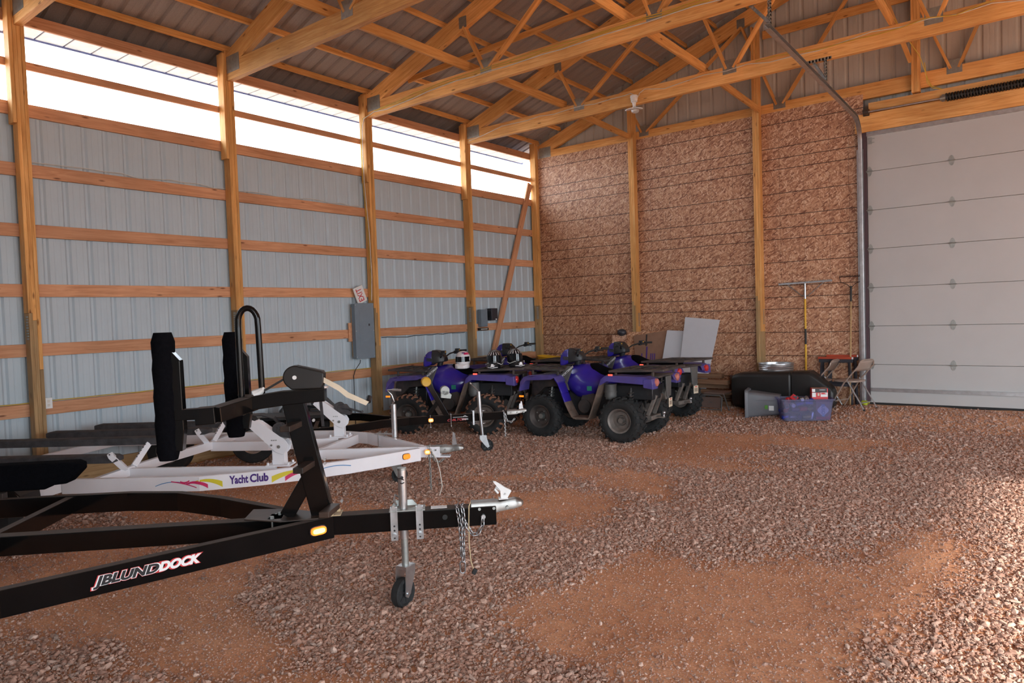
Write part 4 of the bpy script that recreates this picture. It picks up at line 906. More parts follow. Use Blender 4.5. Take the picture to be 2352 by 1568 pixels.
coupler(T3, (.30, 0, H+.022), 0, L=.28, h=.065); MB().prism([(-.03, 0), (.03, 0), (.012, .10), (.0, .105), (-.01, .07), (-.022, .075), (-.028, .04)], (.50, .004, H+.02), (1, 0, 0), (0, 0, 1), (0, -.012, 0)).build('coupler_latch', galv, T3)
chain([P_(.25, 0, H+.01), P_(.255, .045, H), P_(.26, .055, H-.12), P_(.262, .055, H-.33)], T3, L=.034, m=galv); chain([P_(.27, .05, H-.02), P_(.29, .05, H-.12), P_(.35, .05, H-.14), P_(.40, .04, H-.10)], T3, L=.034, m=galv)
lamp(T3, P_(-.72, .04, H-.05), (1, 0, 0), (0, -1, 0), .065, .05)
text('CHILTON', .042, red_l, axes(P_(-.385, .0385, H-.068), (1, 0, 0), (0, -1, 0)), tg3, 'lettering', .3, .0006, .0006, 1.35)
b = MB(); b.box(P_(-.33, .039, H-.033), (.20, .001, .004)); b.tube([P_(-.27+.02*math.cos(q), .0392, H-.036+.018*math.sin(q)) for q in [math.pi*k/8 for k in range(9)]], .003, 4); b.box(P_(-.27, .039, H-.058), (.085, .001, .004)); b.box(P_(-.27, .039, H-.070), (.085, .001, .005)); b.build('trailer_emblem', white_l, tg3)
for s_ in (-.725, -.455):
    b = MB(); b.tube([P_(s_, .042, H+.01), P_(s_, .044, H-.135)], .005, 6); b.tube([P_(s_, .042, H+.008), P_(s_, -.04, H+.008)], .005, 6); b.cyl(P_(s_, .044, H-.135), P_(s_, .044, H-.15), .010, n=8); b.build('u_bolt', galv, T3)
# ================================================================== quad bikes (local X forward, Y to the left)
def shell(b, path, y0, y1, th=.016):
    b.sheet(path, th, (0, y0, 0), (1, 0, 0), (0, 0, 1), (0, y1-y0, 0))
def make_atv(name, label):
    t = thing(name, label, 'quad bike')
    g = 'blue quad bikes'; t['group'] = g
    # frame, engine, plastics underneath
    b = MB(); b.box((-.05, 0, .40), (1.25, .30, .20)); b.box((0, 0, .58), (.70, .30, .22)); b.box((.62, 0, .55), (.34, .34, .26)); b.box((-.70, 0, .66), (.56, .44, .20)); b.box((-.45, 0, .58), (.3, .4, .2))
    b.beam((.95, -.16, .50), (.62, -.20, .36), .05, .05); b.beam((.95, .16, .50), (.62, .20, .36), .05, .05)
    b.build('chassis', plas, t, .01, True)
    b = MB(); b.cyl((.05, .16, .44), (.05, .275, .44), .10, n=20); b.cyl((-.02, .16, .52), (-.02, .25, .52), .13, n=20); b.build('engine_cover', plasd, t, .008)
    b = MB(); b.cyl((-.40, .33, .60), (-.40, .33, .78), .085, n=18); b.cyl((-.40, .33, .57), (-.40, .33, .60), .07, n=18); b.cyl((-.40, .33, .66), (-.40, .33, .68), .09, n=18); b.build('air_box', dgray, t)
    b = MB(); b.cyl((-1.02, -.20, .60), (-.55, -.20, .62), .075, n=16); b.build('muffler', zinc, t)
    # suspension
    for sx in (1, -1):
        for sy in (1, -1):
            x = .63*sx; b = MB(); b.tube([(x-.10, sy*.14, .36), (x, sy*.38, .30)], .017, 6); b.tube([(x+.10, sy*.14, .36), (x, sy*.38, .30)], .017, 6); b.tube([(x, sy*.14, .46), (x, sy*.36, .40)], .015, 6); b.box((x, sy*.37, .335), (.08, .05, .16))
            b.build('suspension_arm', rimm if sx < 0 else plasd, t)
            b = MB(); co = []
            for k in range(61): q = 2*math.pi*k/10; co.append((x-.03+.045*math.cos(q), sy*(.32-.10*k/60)+.0, .40+.28*k/60+.0)) if False else co.append((x-.03+.042*math.cos(q), sy*(.30-.08*k/60)+.042*math.sin(q), .42+.26*k/60))
            b.tube(co, .008, 5); b.tube([(x-.03, sy*.31, .38), (x-.03, sy*.21, .72)], .018, 8); b.build('shock_absorber', zinc if sx > 0 else plasd, t)
    b = MB(); b.beam((-.98, .10, .62), (-.86, .12, .33), .05, .05, up=(1, 0, 0)); b.beam((-.98, -.10, .62), (-.86, -.12, .33), .05, .05, up=(1, 0, 0)); b.box((-.86, 0, .30), (.16, .34, .06)); b.beam((-.90, 0, .30), (-1.06, 0, .30), .06, .02); b.build('rear_bracket', rimm, t, .006)
    b = MB(); b.cyl((-1.05, 0, .30), (-1.05, 0, .34), .012, n=8); b.ell((-1.05, 0, .365), (.026, .026, .026), 14, 8); b.build('hitch_ball', galv, t)
    # wheels
    for sx in (1, -1):
        for sy in (1, -1):
            wd = .20 if sx > 0 else .27; R_ = .315; yc = sy*(.50-wd*.15) if sx > 0 else sy*(.485-wd*.12); c = Vector((.63*sx, yc, R_-.012)); ax = Vector((0, sy, 0))
            tr = MB().lathe([(.165, -wd*.40), (.20, -wd*.50), (.255, -wd*.52), (.290, -wd*.44), (.300, -wd*.25), (.300, wd*.25), (.290, wd*.44), (.255, wd*.52), (.20, wd*.50), (.165, wd*.40)], c, ax, 40, True).build('tire', rubber, t, ang=.7)
            b = MB()
            for k in range(20):
                q = 2*math.pi*k/20
                for sd in (-1, 1):
                    qq = q+(.157 if sd > 0 else 0); rad = Vector((math.cos(qq), 0, math.sin(qq))); tan_ = Vector((-math.sin(qq), 0, math.cos(qq)))
                    p0 = c+ax*(sd*wd*.04)+rad*.300+tan_*.018; p1 = c+ax*(sd*wd*.42)+rad*.296-tan_*.018
                    b.beam(p0, p1, .030, .034, up=rad); p2 = c+ax*(sd*wd*.52)+rad*.262-tan_*.018; b.beam(p1, p2, .030, .018, up=rad)
            b.build('tread', rubber, tr, smooth=False)
            rim = MB().lathe([(.001, wd*.02), (.055, wd*.02), (.075, wd*.16), (.12, wd*.14), (.135, wd*.26), (.148, wd*.40), (.170, wd*.46), (.170, wd*.38), (.155, wd*.2), (.155, -wd*.4), (.001, -wd*.4)], c, ax, 32).build('rim', plasd if sx > 0 else rimm, tr, ang=.5)
            b = MB(); b.cyl(c+ax*wd*.02, c+ax*wd*.30, .045, .036, n=14)
            for k in range(4): q = k*math.pi/2+.6; pp = c+Vector((math.cos(q), 0, math.sin(q)))*.085+ax*wd*.14; b.cyl(pp, pp+ax*.018, .011, n=6)
            b.build('hub', zinc if sx > 0 else rimm, tr)
    # fenders and floorboards
    for sy in (1, -1):
        y0, y1 = (.27, .535) if sy > 0 else (-.535, -.27)
        b = MB(); shell(b, [(.985, .66), (.955, .80), (.90, .865), (.80, .888), (.46, .898), (.385, .87), (.335, .80)], y0, y1)
        b.prism([(.98, .70), (.95, .80), (.89, .865), (.46, .90), (.385, .87), (.44, .84), (.86, .82), (.92, .76)], (0, sy*.535, 0), (1, 0, 0), (0, 0, 1), (0, -sy*.012, 0)); f = b.build('front_fender', blued, t, .004)
        b = MB(); yl0, yl1 = (.33, .535) if sy > 0 else (-.535, -.33); shell(b, [(.385, .86), (.325, .78), (.27, .64), (.225, .52)], yl0, yl1, .02); b.build('front_mudguard', blue, t, .004)
        b = MB(); shell(b, [(.226, .522), (.165, .40), (.115, .315), (.05, .292), (-.13, .300), (-.165, .33)], yl0, yl1, .02); b.box((-.02, sy*.40, .30), (.26, .24, .03)); b.build('floorboard', mudpl, t, .004)
        b = MB(); shell(b, [(-.155, .32), (-.215, .47), (-.275, .64), (-.335, .80)], yl0, yl1, .02); b.build('rear_mudguard', mudpl, t, .004)
        b = MB(); shell(b, [(-.325, .77), (-.355, .855), (-.41, .90), (-.55, .908), (-.98, .895), (-1.08, .86), (-1.11, .80)], y0, y1)
        b.prism([(-.325, .77), (-.355, .86), (-.41, .905), (-1.0, .90), (-1.09, .86), (-1.11, .78), (-1.02, .80), (-.44, .835)], (0, sy*.535, 0), (1, 0, 0), (0, 0, 1), (0, -sy*.012, 0)); b.build('rear_fender', blued, t, .004)
        MB().prism([(-1.115, .74), (-.97, .76), (-.97, .87), (-1.10, .885)], (0, sy*.538, 0), (1, 0, 0), (0, 0, 1), (0, -sy*.18, 0)).build('light_surround', blued, t, .01, True)
        l = MB().lathe([(.001, .03), (.03, .027), (.05, .015), (.056, 0), (.056, -.03), (.001, -.03)], (-1.11, sy*.40, .825), (-1, 0, -.05), 18); l.build('tail_light', red if sy < 0 else red, t)
        MB().box((-.50, sy*.536, .925), (.065, .012, .022)).build('red_side_reflector', redl if sy > 0 else red, t, .003)
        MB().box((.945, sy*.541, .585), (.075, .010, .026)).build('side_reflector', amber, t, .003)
    MB().box((-.70, 0, .885), (.80, .56, .03)).build('rear_deck', plasd, t, .01, True)
    b = MB(); b.loft([[(x, y, z) for y, z in ((-w, z0), (w, z0), (w*.9, z1), (-w*.9, z1))] for x, w, z0, z1 in ((.97, .22, .58, .74), (.90, .27, .52, .86), (.70, .28, .70, .91), (.42, .28, .72, .93))]); b.build('front_cowl', plasd, t, .01, True)
    # side body / tank
    def ring(x, hw, z0, z1, n=14, top=.6):
        r_ = []
        for k in range(n):
            q = 2*math.pi*k/n; c, s = math.cos(q), math.sin(q); r_.append((x, hw*math.copysign(abs(c)**.7, c)*(1 if s < .2 else 1-.38*s), (z0+z1)/2+(z1-z0)/2*math.copysign(abs(s)**.8, s)))
        return r_
    MB().loft([ring(*a) for a in ((.47, .15, .82, .98), (.40, .22, .72, 1.0), (.30, .27, .60, 1.02), (.18, .305, .53, 1.045), (.06, .315, .52, 1.045), (-.08, .30, .55, .995), (-.20, .26, .62, .94), (-.33, .20, .74, .90))]).build('fuel_tank', blue, t, ang=1.4)
    tk_ = [c for c in children(t) if c.name.startswith('fuel_tank')][0]
    for sy in (1, -1):
        b = MB(); b.prism([(.475, .83), (.36, .70), (.275, .66), (.31, .77), (.205, 1.015), (.29, 1.02)], (0, sy*.262, 0), (1, 0, 0), (0, 0, 1), (0, sy*.028, 0)); sp_ = b.build('side_panel', dgray, t, .006)
        xx = -sy
        M = axes((.300, sy*.2925, .935), Vector((-.62*1, 0, .50)) if sy > 0 else Vector((.62, 0, -.50)), (0, sy, 0))
        text('SPORTSMAN', .042, white_l, M, sp_, 'lettering', .25, .0006, .0006, 1.05)
        M = axes((.29, sy*.55, .60), Vector((-.26, 0, -.60)) if sy > 0 else Vector((.26, 0, .60)), (0, sy, 0))
        MB().box((-.065, sy*.3155, .705), (.075, .004, .065)).build('permit_sticker', teal, tk_, .001, False)
    # seat
    MB().loft([ring(*a, n=14) for a in ((.04, .10, .96, 1.045), (-.05, .15, .90, 1.04), (-.18, .165, .86, .985), (-.32, .165, .85, .95), (-.55, .175, .86, .955), (-.75, .175, .87, .975), (-.84, .15, .88, .97))]).build('seat', carpet, t, ang=1.4)
    # headlamp pod and bars
    def rg(x, w, z0, z1): return [(x, -w, z0), (x, w, z0), (x, w*1.02, (z0+z1)/2), (x, w*.8, z1), (x, -w*.8, z1), (x, -w*1.02, (z0+z1)/2)]
    MB().loft([rg(.53, .085, 1.03, 1.10), rg(.50, .125, 1.01, 1.185), rg(.43, .135, 1.02, 1.245), rg(.36, .125, 1.06, 1.262)]).build('headlamp_pod', blue, t, .012, True)
    MB().loft([rg(.37, .128, 1.05, 1.272), rg(.28, .122, 1.07, 1.262), rg(.20, .10, 1.08, 1.20), rg(.16, .07, 1.09, 1.15)]).build('instrument_cover', plas, t, .012, True)
    b = MB(); [b.prism([(-.05, -.03), (.05, -.02), (.05, .03), (-.04, .025)], (.40, s*.131, 1.12), (1, 0, 0), (0, 0, 1), (0, s*.006, 0)) for s in (1, -1)]; b.build('pod_window', charg, t, smooth=False)
    MB().cyl((.47, .118, 1.18), (.49, .126, 1.18), .012, n=10).build('pod_screw', galv, t)
    MB().cyl((.30, 0, .95), (.25, 0, 1.12), .045, n=12).build('steering_stem', plas, t)
    MB().tube([(.02, .46, 1.235), (.08, .30, 1.235), (.17, .17, 1.20), (.24, .07, 1.13), (.24, -.07, 1.13), (.17, -.17, 1.20), (.08, -.30, 1.235), (.02, -.46, 1.235)], .0125, 8).build('handlebar', blackc, t)
    for sy in (1, -1):
        MB().tube([(.055, sy*.36, 1.236), (.005, sy*.50, 1.234)], .018, 10).build('grip', rubber, t)
        b = MB(); b.box((.085, sy*.31, 1.245), (.07, .07, .06)); b.box((.12, sy*.31, 1.215), (.05, .05, .05)); b.build('switch_box', plas, t, .008)
        MB().cyl((.052, sy*.31, 1.252), (.046, sy*.31, 1.252), .011, n=8).build('switch', yellow, t)
        MB().tube([(.12, sy*.30, 1.225), (.11, sy*.36, 1.205), (.075, sy*.47, 1.20)], .007, 6).build('brake_lever', blackc, t)
    # racks
    def rack(nm, x0, x1, hw, z, zl):
        b = MB(); c_ = [(x0, -hw, z), (x1, -hw*.92, z+.02), (x1, hw*.92, z+.02), (x0, hw, z)]
        for k in range(4): b.beam(c_[k], c_[(k+1) % 4], .05, .03, e0=.02, e1=.02)
        for k in range(1, 4): x = x0+(x1-x0)*k/4; b.beam((x, -hw*.95, z+.005*k), (x, hw*.95, z+.005*k), .034, .022)
        for y in (-hw*.45, hw*.45): b.beam((x0, y, z), (x1, y, z+.02), .05, .024)
        for x in (x0+.06*(1 if x1 > x0 else -1), x1-.14*(1 if x1 > x0 else -1)):
            for y in (-hw*.9, hw*.9): b.beam((x, y, z), (x, y, zl), .035, .03, up=(1, 0, 0))
        b.build(nm, plasd, t, .006, True)
    rack('front_rack', .36, .98, .40, .962, .89); rack('rear_rack', -.46, -1.20, .44, .965, .90)
    b = MB(); b.prism([(-.10, .88), (.10, .88), (.075, .60), (-.075, .60)], (-1.135, 0, 0), (0, 1, 0), (0, 0, 1), (.02, 0, 0)); b.box((-1.12, 0, .55), (.012, .06, .12)); b.build('tail_panel', dgray, t, .008, True)
    tg = MB().box((-1.150, 0, .515), (.004, .135, .125)).build('number_tag', cream, t, .004, True)
    b = MB()
    for k in range(5): b.box((-1.1525, -.04+.02*k, .51), (.001, .010, .055))
    b.build('tag_marks', brownv, tg, smooth=False); MB().box((-1.1525, 0, .56), (.001, .06, .012)).build('tag_marks', red_l, tg, smooth=False)
    return t
def place(t, x, y, deg):
    M = Matrix.Translation((x, y, 0)) @ Matrix.Rotation(R(deg), 4, 'Z'); t.matrix_basis = M; WM[t.name] = M
q3_ = make_atv('quad_bike', 'blue quad bike in front on the right, nearest the gravel, with faded tail lights')
qa = []
for lab in ('blue quad bike with red muddy tyres and helmets on it, behind the silver trailer jack', 'blue quad bike at the back against the metal wall, only its handlebars and seat showing', 'blue quad bike at the back right with bright red tail lights, before the white boards'):
    c = copy_tree(q3_); c['label'] = lab; WM[c.name] = Matrix(); qa.append(c)
place(q3_, 3.587, 8.803, 184.7); place(qa[0], 1.405, 8.19, 201.6); place(qa[1], 1.19, 10.24, 186); place(qa[2], 3.30, 10.63, 172)
def swap(o, m):
    o.material_slots[0].link = 'OBJECT'; o.material_slots[0].material = m
for o in children(qa[0]):
    if o.name.startswith('tire'):
        for c in children(o):
            if c.name.startswith('tread'): swap(c, mud)
for o in children(q3_):
    if o.name.startswith('tail_light'): swap(o, salmon)
# helmets
def helmet(name, label, x, y, z, deg, m, full=True):
    t = thing(name, label, 'helmet', (x, y, z), R(deg), 'helmets on the quad bike')
    rings = []
    for i in range(13):
        ph = math.pi*(i/12-.5); zz = .135+.135*math.sin(ph); rr = max(math.cos(ph), .02)**.85
        if i < 4: rr = .62+.11*i; zz = .0+.03*i
        rings.append([((.145+(.02 if i < 6 else 0))*rr*math.cos(2*math.pi*k/24), .118*rr*math.sin(2*math.pi*k/24), zz) for k in range(24)])
    sh = MB().loft(rings).build('shell', m, t, ang=1.3)
    def band(z0, z1, a0, a1, r0, mm, nm, n=14):
        b = MB(); vs = []
        for k in range(n+1):
            q = a0+(a1-a0)*k/n
            for zz in (z0, z1):
                rr = max(math.cos(math.asin(max(-1, min(1, (zz-.135)/.135)))), .05)**.85*r0; vs.append((.165*rr*math.cos(q), .118*rr*math.sin(q), zz))
        b.add(vs, [(2*k, 2*k+2, 2*k+3, 2*k+1) for k in range(n)]); return b.build(nm, mm, sh, ang=1.3)
    if full:
        band(.105, .185, -1.35, 1.35, 1.02, visor, 'visor'); band(.215, .245, .5, 1.6, 1.03, pink_l, 'stripe')
        MB().loft([[(x_, y_, z_) for y_, z_ in ((-w, 0), (w, 0), (w, h), (-w, h))] for x_, w, h in ((.17, .05, .05), (.13, .10, .075), (.05, .118, .07))]).build('chin_bar', m, sh, .012, True)
        band(.238, .250, .15, .75, 1.035, purple_l, 'stripe')
    else:
        band(.085, .195, -1.15, 1.15, 1.02, visor, 'eye_port')
        MB().loft([[(x_, y_, z_) for y_, z_ in ((-w, z0), (w, z0), (w*.8, z1), (-w*.8, z1))] for x_, w, z0, z1 in ((.235, .035, .03, .075), (.19, .075, .01, .085), (.10, .115, .0, .09), (.02, .12, .0, .08))]).build('chin_bar', m, sh, .012, True)
        for a in range(6): band(.20+.004*(a % 2), .245, -1.2+a*.42, -1.1+a*.42, 1.03, white_l, 'stripe')
        b = MB(); b.prism([(-.03, 0), (.03, 0), (.015, .045), (-.015, .045)], (.232, 0, .03), (0, 1, 0), (0, 0, 1), (.012, 0, 0)); b.tube([(.20, .075, .02), (.225, .04, .02), (.238, 0, .012), (.225, -.04, .02), (.20, -.075, .02)], .006, 6); b.tube([(.20, .07, .09), (.10, .122, .055), (.0, .128, .07)], .005, 6); b.tube([(.20, -.07, .09), (.10, -.122, .055), (.0, -.128, .07)], .005, 6); b.build('trim', white_l, sh)
    return t
# ================================================================== helmets on the muddy quad
helmet('helmet', 'white full face helmet with a magenta stripe on the quad seat', 1.60, 8.14, .985, -62, helmw)
helmet('motocross_helmet', 'black motocross helmet facing forward with a silver mouth vent, middle one', 2.10, 8.30, .985, -58, helmb, False)
helmet('motocross_helmet', 'black and white striped motocross helmet, rightmost on the rack', 2.33, 8.52, 1.0, -30, helmb, False)
helmet('motocross_helmet', 'dark helmet half hidden between the white helmet and the black one', 1.93, 8.52, .985, 130, helmb, False)
# ================================================================== left wall fittings
t = thing('electrical_panel', 'grey electrical panel mounted beside the third post of the metal wall', 'electrical panel', (.002, 7.44, 1.18))
MB().box((.012, -.19, .42), (.02, .10, .30)).build('mounting_block', girtw, t, smooth=False); MB().box((.012, .0, .42), (.02, .34, .80)).build('backing_board', pine, t, smooth=False)
MB().box((.075, 0, .435), (.10, .36, .87)).build('cabinet', panelg, t, .004, False)
cv = MB().box((.128, 0, .435), (.006, .392, .895)).build('cover', panelg, t, .002, False)
dr = MB().box((.133, .0, .50), (.005, .22, .53)).build('door', panelg, cv, .002, False)
MB().box((.137, .085, .53), (.006, .028, .036)).build('latch', charg, dr, .002, False)
for y in (-.18, .18):
    for z in (.02, .435, .85): MB().cyl((.131, y, z), (.135, y, z), .006, n=8).build('screw', galv, cv)
MB().cyl((.06, -.06, -.03), (.06, -.06, .01), .014, n=10).build('conduit_fitting', galv, t)
t = thing('exit_sign', 'white exit sign with red letters leaning on top of the electrical panel', 'sign', (.075, 7.415, 2.20))
sx_ = Vector((0, -.37, .93)).normalized(); sy_ = Vector((0, -.93, -.37)).normalized()
sb = MB().prism([(-.135, -.10), (.135, -.10), (.135, .10), (-.135, .10)], (-.012, 0, 0), sx_, sy_, (.018, 0, 0)).build('sign_board', whitep, t, .003, False)
text('EXIT', .155, red_l, axes((.0068, 0, 0), sx_, (1, 0, 0)), sb, 'lettering', 0, .0012, .0006, 1, 'CENTER', .215)
t = thing('wall_outlet', 'white duplex outlet box beside the leftmost post', 'outlet', (.0, 2.925, .98))
MB().box((.045, 0, 0), (.09, .062, .10)).build('box', whitep, t, .003, False); pt_ = MB().box((.0925, 0, 0), (.005, .075, .118)).build('cover_plate', whitep, t, .002, False)
for z in (.022, -.022): MB().box((.0955, 0, z), (.002, .026, .030)).build('socket', cable, pt_, .001, False)
t = thing('meter_box', 'small grey meter box on the metal wall beside the fourth post', 'meter box', (.0, 10.50, 1.75)); MB().box((.05, 0, .0), (.09, .19, .34)).build('box', panelg, t, .006); MB().box((.098, 0, .0), (.006, .17, .31)).build('lid', panelg, t, .003)
t = thing('battery_charger', 'charcoal charger unit hanging to the right of the small grey meter box', 'charger', (.0, 10.76, 1.82)); MB().box((.07, .02, .0), (.12, .19, .24)).build('case', charg, t, .01); b = MB(); [b.box((.06, -.09-.008*k, .05-.03*k), (.10, .014, .02)) for k in range(5)]; b.build('cooling_fin', blackc, t, smooth=False); MB().box((.132, .06, -.10), (.003, .04, .025)).build('label_plate', whitep, t, smooth=False)
t = thing('power_strip', 'black power strip under the small grey meter box', 'power strip', (.0, 10.52, 1.535)); MB().box((.035, 0, 0), (.05, .28, .05)).build('strip_body', blackc, t, .006); MB().box((.0615, .0, 0), (.003, .20, .018)).build('label_plate', cable, t, smooth=False)
MB().tube([Vector(p_)-Vector((.002, 7.44, 1.18)) for p_ in [(.06, 7.385, 1.165), (.05, 7.38, 1.10), (.03, 7.30, 1.0), (.012, 7.27, .90), (.012, 7.265, .6), (.012, 7.27, .1)]], .006, 6).build('power_cord', blackc, bpy.data.objects['electrical_panel'])
def wig(a, b_, n, amp, seed):
    r_ = random.Random(seed); a = Vector(a); b_ = Vector(b_); return [a.lerp(b_, k/n)+Vector((0, 0, r_.uniform(-amp, amp))) for k in range(n+1)]
tag(MB().tube(wig((-.006, -.5, .996), (-.006, 12.2, .996), 60, .004, 3), .006, 6).build('yellow_cable', yell2), 'yellow cable lying along the second wall board up', 'cable')
tag(MB().tube(wig((.003, 2.9, 3.64), (.003, 7.55, 3.64), 24, .02, 5), .004, 6).build('thin_wire', cable), 'thin loose wire drooping on the sixth wall board up', 'cable')
tag(MB().tube(wig((.004, 7.9, 1.478), (.004, 10.0, 1.49), 14, .014, 6), .005, 6).build('black_wire', blackc), 'black wire sagging under the third wall board behind the muddy quad bike', 'cable')
y3 = PY[3]-.043
c3 = [(.085, 7.62, 2.10), (.10, 7.632, 2.5), (.08, 7.632, 3.2), (.075, 7.575, 3.98), (.07, 7.575, 4.4), (.075, 7.575, 4.85), (.11, 7.585, 5.03), (.20, y3, 5.10)]
for j, (m_, dz2, nm, lb) in enumerate(((yell2, .0, 'yellow_cable', 'thick yellow cable running from the panel up the post and along the truss'), (yell2, .028, 'yellow_cable', 'upper yellow cable stapled along the truss of the cable bundle'), (cable, -.028, 'white_cable', 'white cable running from the panel up the post and along the truss'))):
    pts = [Vector(q)+Vector((0, -.004, 0))+Vector((.016*j, 0, 0)) for q in c3] if j != 1 else []
    r_ = random.Random(40+j); pts += [Vector((x, y3-.004*(j+1), 5.125+.095*sstep(.2, 2.2, x)+dz2*(1.0 if x > .6 else .4)+r_.uniform(-.012, .012))) for x in [.32+.30*k for k in range(28)]]
    tag(MB().tube(pts, .0065, 6).build(nm, m_), lb, 'cable', None)
y4 = PY[4]-.045; r_ = random.Random(9)
tag(MB().tube([(.20, y4, 5.11), (.55, y4, 5.15)]+[(x, y4, 5.23+r_.uniform(-.012, .02)) for x in [1.0+.28*k for k in range(10)]]+[(3.62, y4, 5.25), (3.70, y4, 5.20), (3.71, y4, 5.14)], .006, 6).build('white_cable', cable), 'white cable along the last free truss ending at the white lamp', 'cable')
tag(MB().tube([(3.73, y4, 5.14), (3.78, y4, 5.22), (3.87, y4, 5.262)]+[(x, y4, 5.24+r_.uniform(-.05, .04)) for x in [4.2+.32*k for k in range(16)]], .006, 6).build('white_cable', cable), 'white cable running right from the white lamp along the truss', 'cable')
tag(MB().tube([(x, y4-.012, 5.24+r_.uniform(-.04, .05)) for x in [5.6+.30*k for k in range(13)]], .006, 6).build('yellow_cable', yell2), 'yellow cable along the right part of the truss above the white door', 'cable')
tag(MB().tube([(7.31, 10.2, 5.43), (7.33, 10.8, 5.43), (7.37, 11.3, 5.38), (7.45, 11.45, 5.24), (7.50, 11.5, 5.05), (7.53, 11.5, 4.93), (7.58, 11.5, 4.81), (7.71, 11.5, 4.735), (7.60, 11.5, 4.77), (7.53, 11.5, 4.86), (7.515, 11.5, 5.0), (7.50, 11.5, 5.15)], .0065, 6).build('yellow_cable', yell2), 'loose loop of yellow cable dangling above the white door', 'cable')
# ================================================================== lamp under the truss
t = thing('garage_light', 'small white lamp with drooping wings under the truss before the board wall', 'lamp', (3.71, y4-.06, 4.92))
b = MB(); b.lathe([(.001, .26), (.058, .26), (.062, .235), (.055, .22), (.058, .20), (.050, .185), (.053, .165), (.030, .15), (.022, .10), (.035, .075), (.04, .05), (.001, .05)], (0, 0, 0), (0, 0, 1), 20); b.build('lamp_socket', whitep, t, ang=.5)
for k in range(3):
    q = R(90+120*k+20); d_ = Vector((math.cos(q), math.sin(q), 0)); s_ = Vector((-d_.y, d_.x, 0)); pts = []
    for j in range(16): a = 2*math.pi*j/16; pts.append((.085+.07*math.cos(a), .062*math.sin(a)))
    MB().prism(pts, (0, 0, .055), (d_+Vector((0, 0, -.22))).normalized(), s_, (0, 0, .016)).build('lamp_wing', whitep, t, .004)
MB().lathe([(.001, .02), (.03, .02), (.045, .04), (.03, .06), (.001, .06)], (0, 0, -.01), (0, 0, 1), 16).build('inner_core', whitep, t)
# ================================================================== things leaning on the board wall
def lean(name, label, cat, poly, m, y_top, y_bot, th=.014, group=None, z0=None):
    """flat sheet leaning on the wall; poly in (x, z) world"""
    zt_ = max(p[1] for p in poly); zb = min(p[1] for p in poly); x0 = poly[0][0]
    t_ = math.atan2(y_top-y_bot, zt_-zb); up_ = Vector((0, math.sin(t_), math.cos(t_)))
    o = MB().prism([(x, (z-zb)/math.cos(t_)) for x, z in poly], (0, y_bot, zb), (1, 0, 0), up_, (0, -th*math.cos(t_), th*math.sin(t_))).build(name, m, None, .001, False)
    return tag(o, label, cat, group)
osb2 = osb_mat('pale strand board', [], .9, 1.35); osb3 = osb_mat('strand board offcut', [], 1.05, 1.1)
gb = gz(3, 12.3)
lean('plywood_offcut', 'pale yellowish board offcut leaning on the board wall left of the first post', 'board', [(1.93, gb), (2.42, gb), (2.42, 1.33), (1.94, 1.325)], osb2, 12.27, 12.20)
lean('strand_board_offcut', 'narrow strand board offcut leaning between the pale offcut and the cardboard', 'board', [(2.27, gb), (2.80, gb), (3.30, gb), (3.30, 1.40), (2.29, 1.38)], osb3, 12.25, 12.12)
cb = lean('cardboard_sheet', 'flattened brown cardboard box with a dark tape stripe, leaning left of the white boards', 'cardboard', [(2.60, gb), (3.22, gb), (3.28, 1.42), (2.46, 1.31)], tan, 12.215, 11.98)
b = MB(); b.box((2.80, 12.10, .98), (.032, .02, .55), None); 
def on_sheet(x, z, w, h, m, par, y_top, y_bot, zb, zt_, nm='print'):
    t_ = math.atan2(y_top-y_bot, zt_-zb); up_ = Vector((0, math.sin(t_), math.cos(t_)))
    o_ = Vector((x, y_bot, zb))+up_*((z-zb)/math.cos(t_))+Vector((0, -math.cos(t_), math.sin(t_)))*.0152
    return MB().prism([(-w/2, -h/2), (w/2, -h/2), (w/2, h/2), (-w/2, h/2)], o_, (1, 0, 0), up_, (0, -.0008, .0002)).build(nm, m, par, smooth=False)
on_sheet(2.74, 1.22, .030, .22, black_l, cb, 12.215, 11.98, gb, 1.42, 'tape'); on_sheet(2.76, .95, .028, .30, purple_l, cb, 12.215, 11.98, gb, 1.42, 'tape')
for x in (2.66, 2.85, 2.89, 2.93): on_sheet(x, .90, .022, .14, purple_l, cb, 12.215, 11.98, gb, 1.42)
fl1 = lean('foam_board', 'shorter white foam board behind the cardboard side, lower one of the two', 'foam board', [(3.03, gb), (3.98, gb), (4.06, 1.36), (3.17, 1.405)], foam, 12.19, 11.93, .02, 'white foam boards')
lean('foam_board', 'taller white foam board standing in front, upper right one of the two', 'foam board', [(3.46, .50), (4.02, .52), (4.215, 1.58), (3.56, 1.645)], foam, 12.145, 11.975, .02, 'white foam boards')
t = thing('cap', 'dark round cap sitting on the offcut beside the first post', 'cap', (2.17, 12.24, 1.335)); MB().ell((0, 0, .04), (.095, .085, .07), 18, 10).build('crown', charg, t)
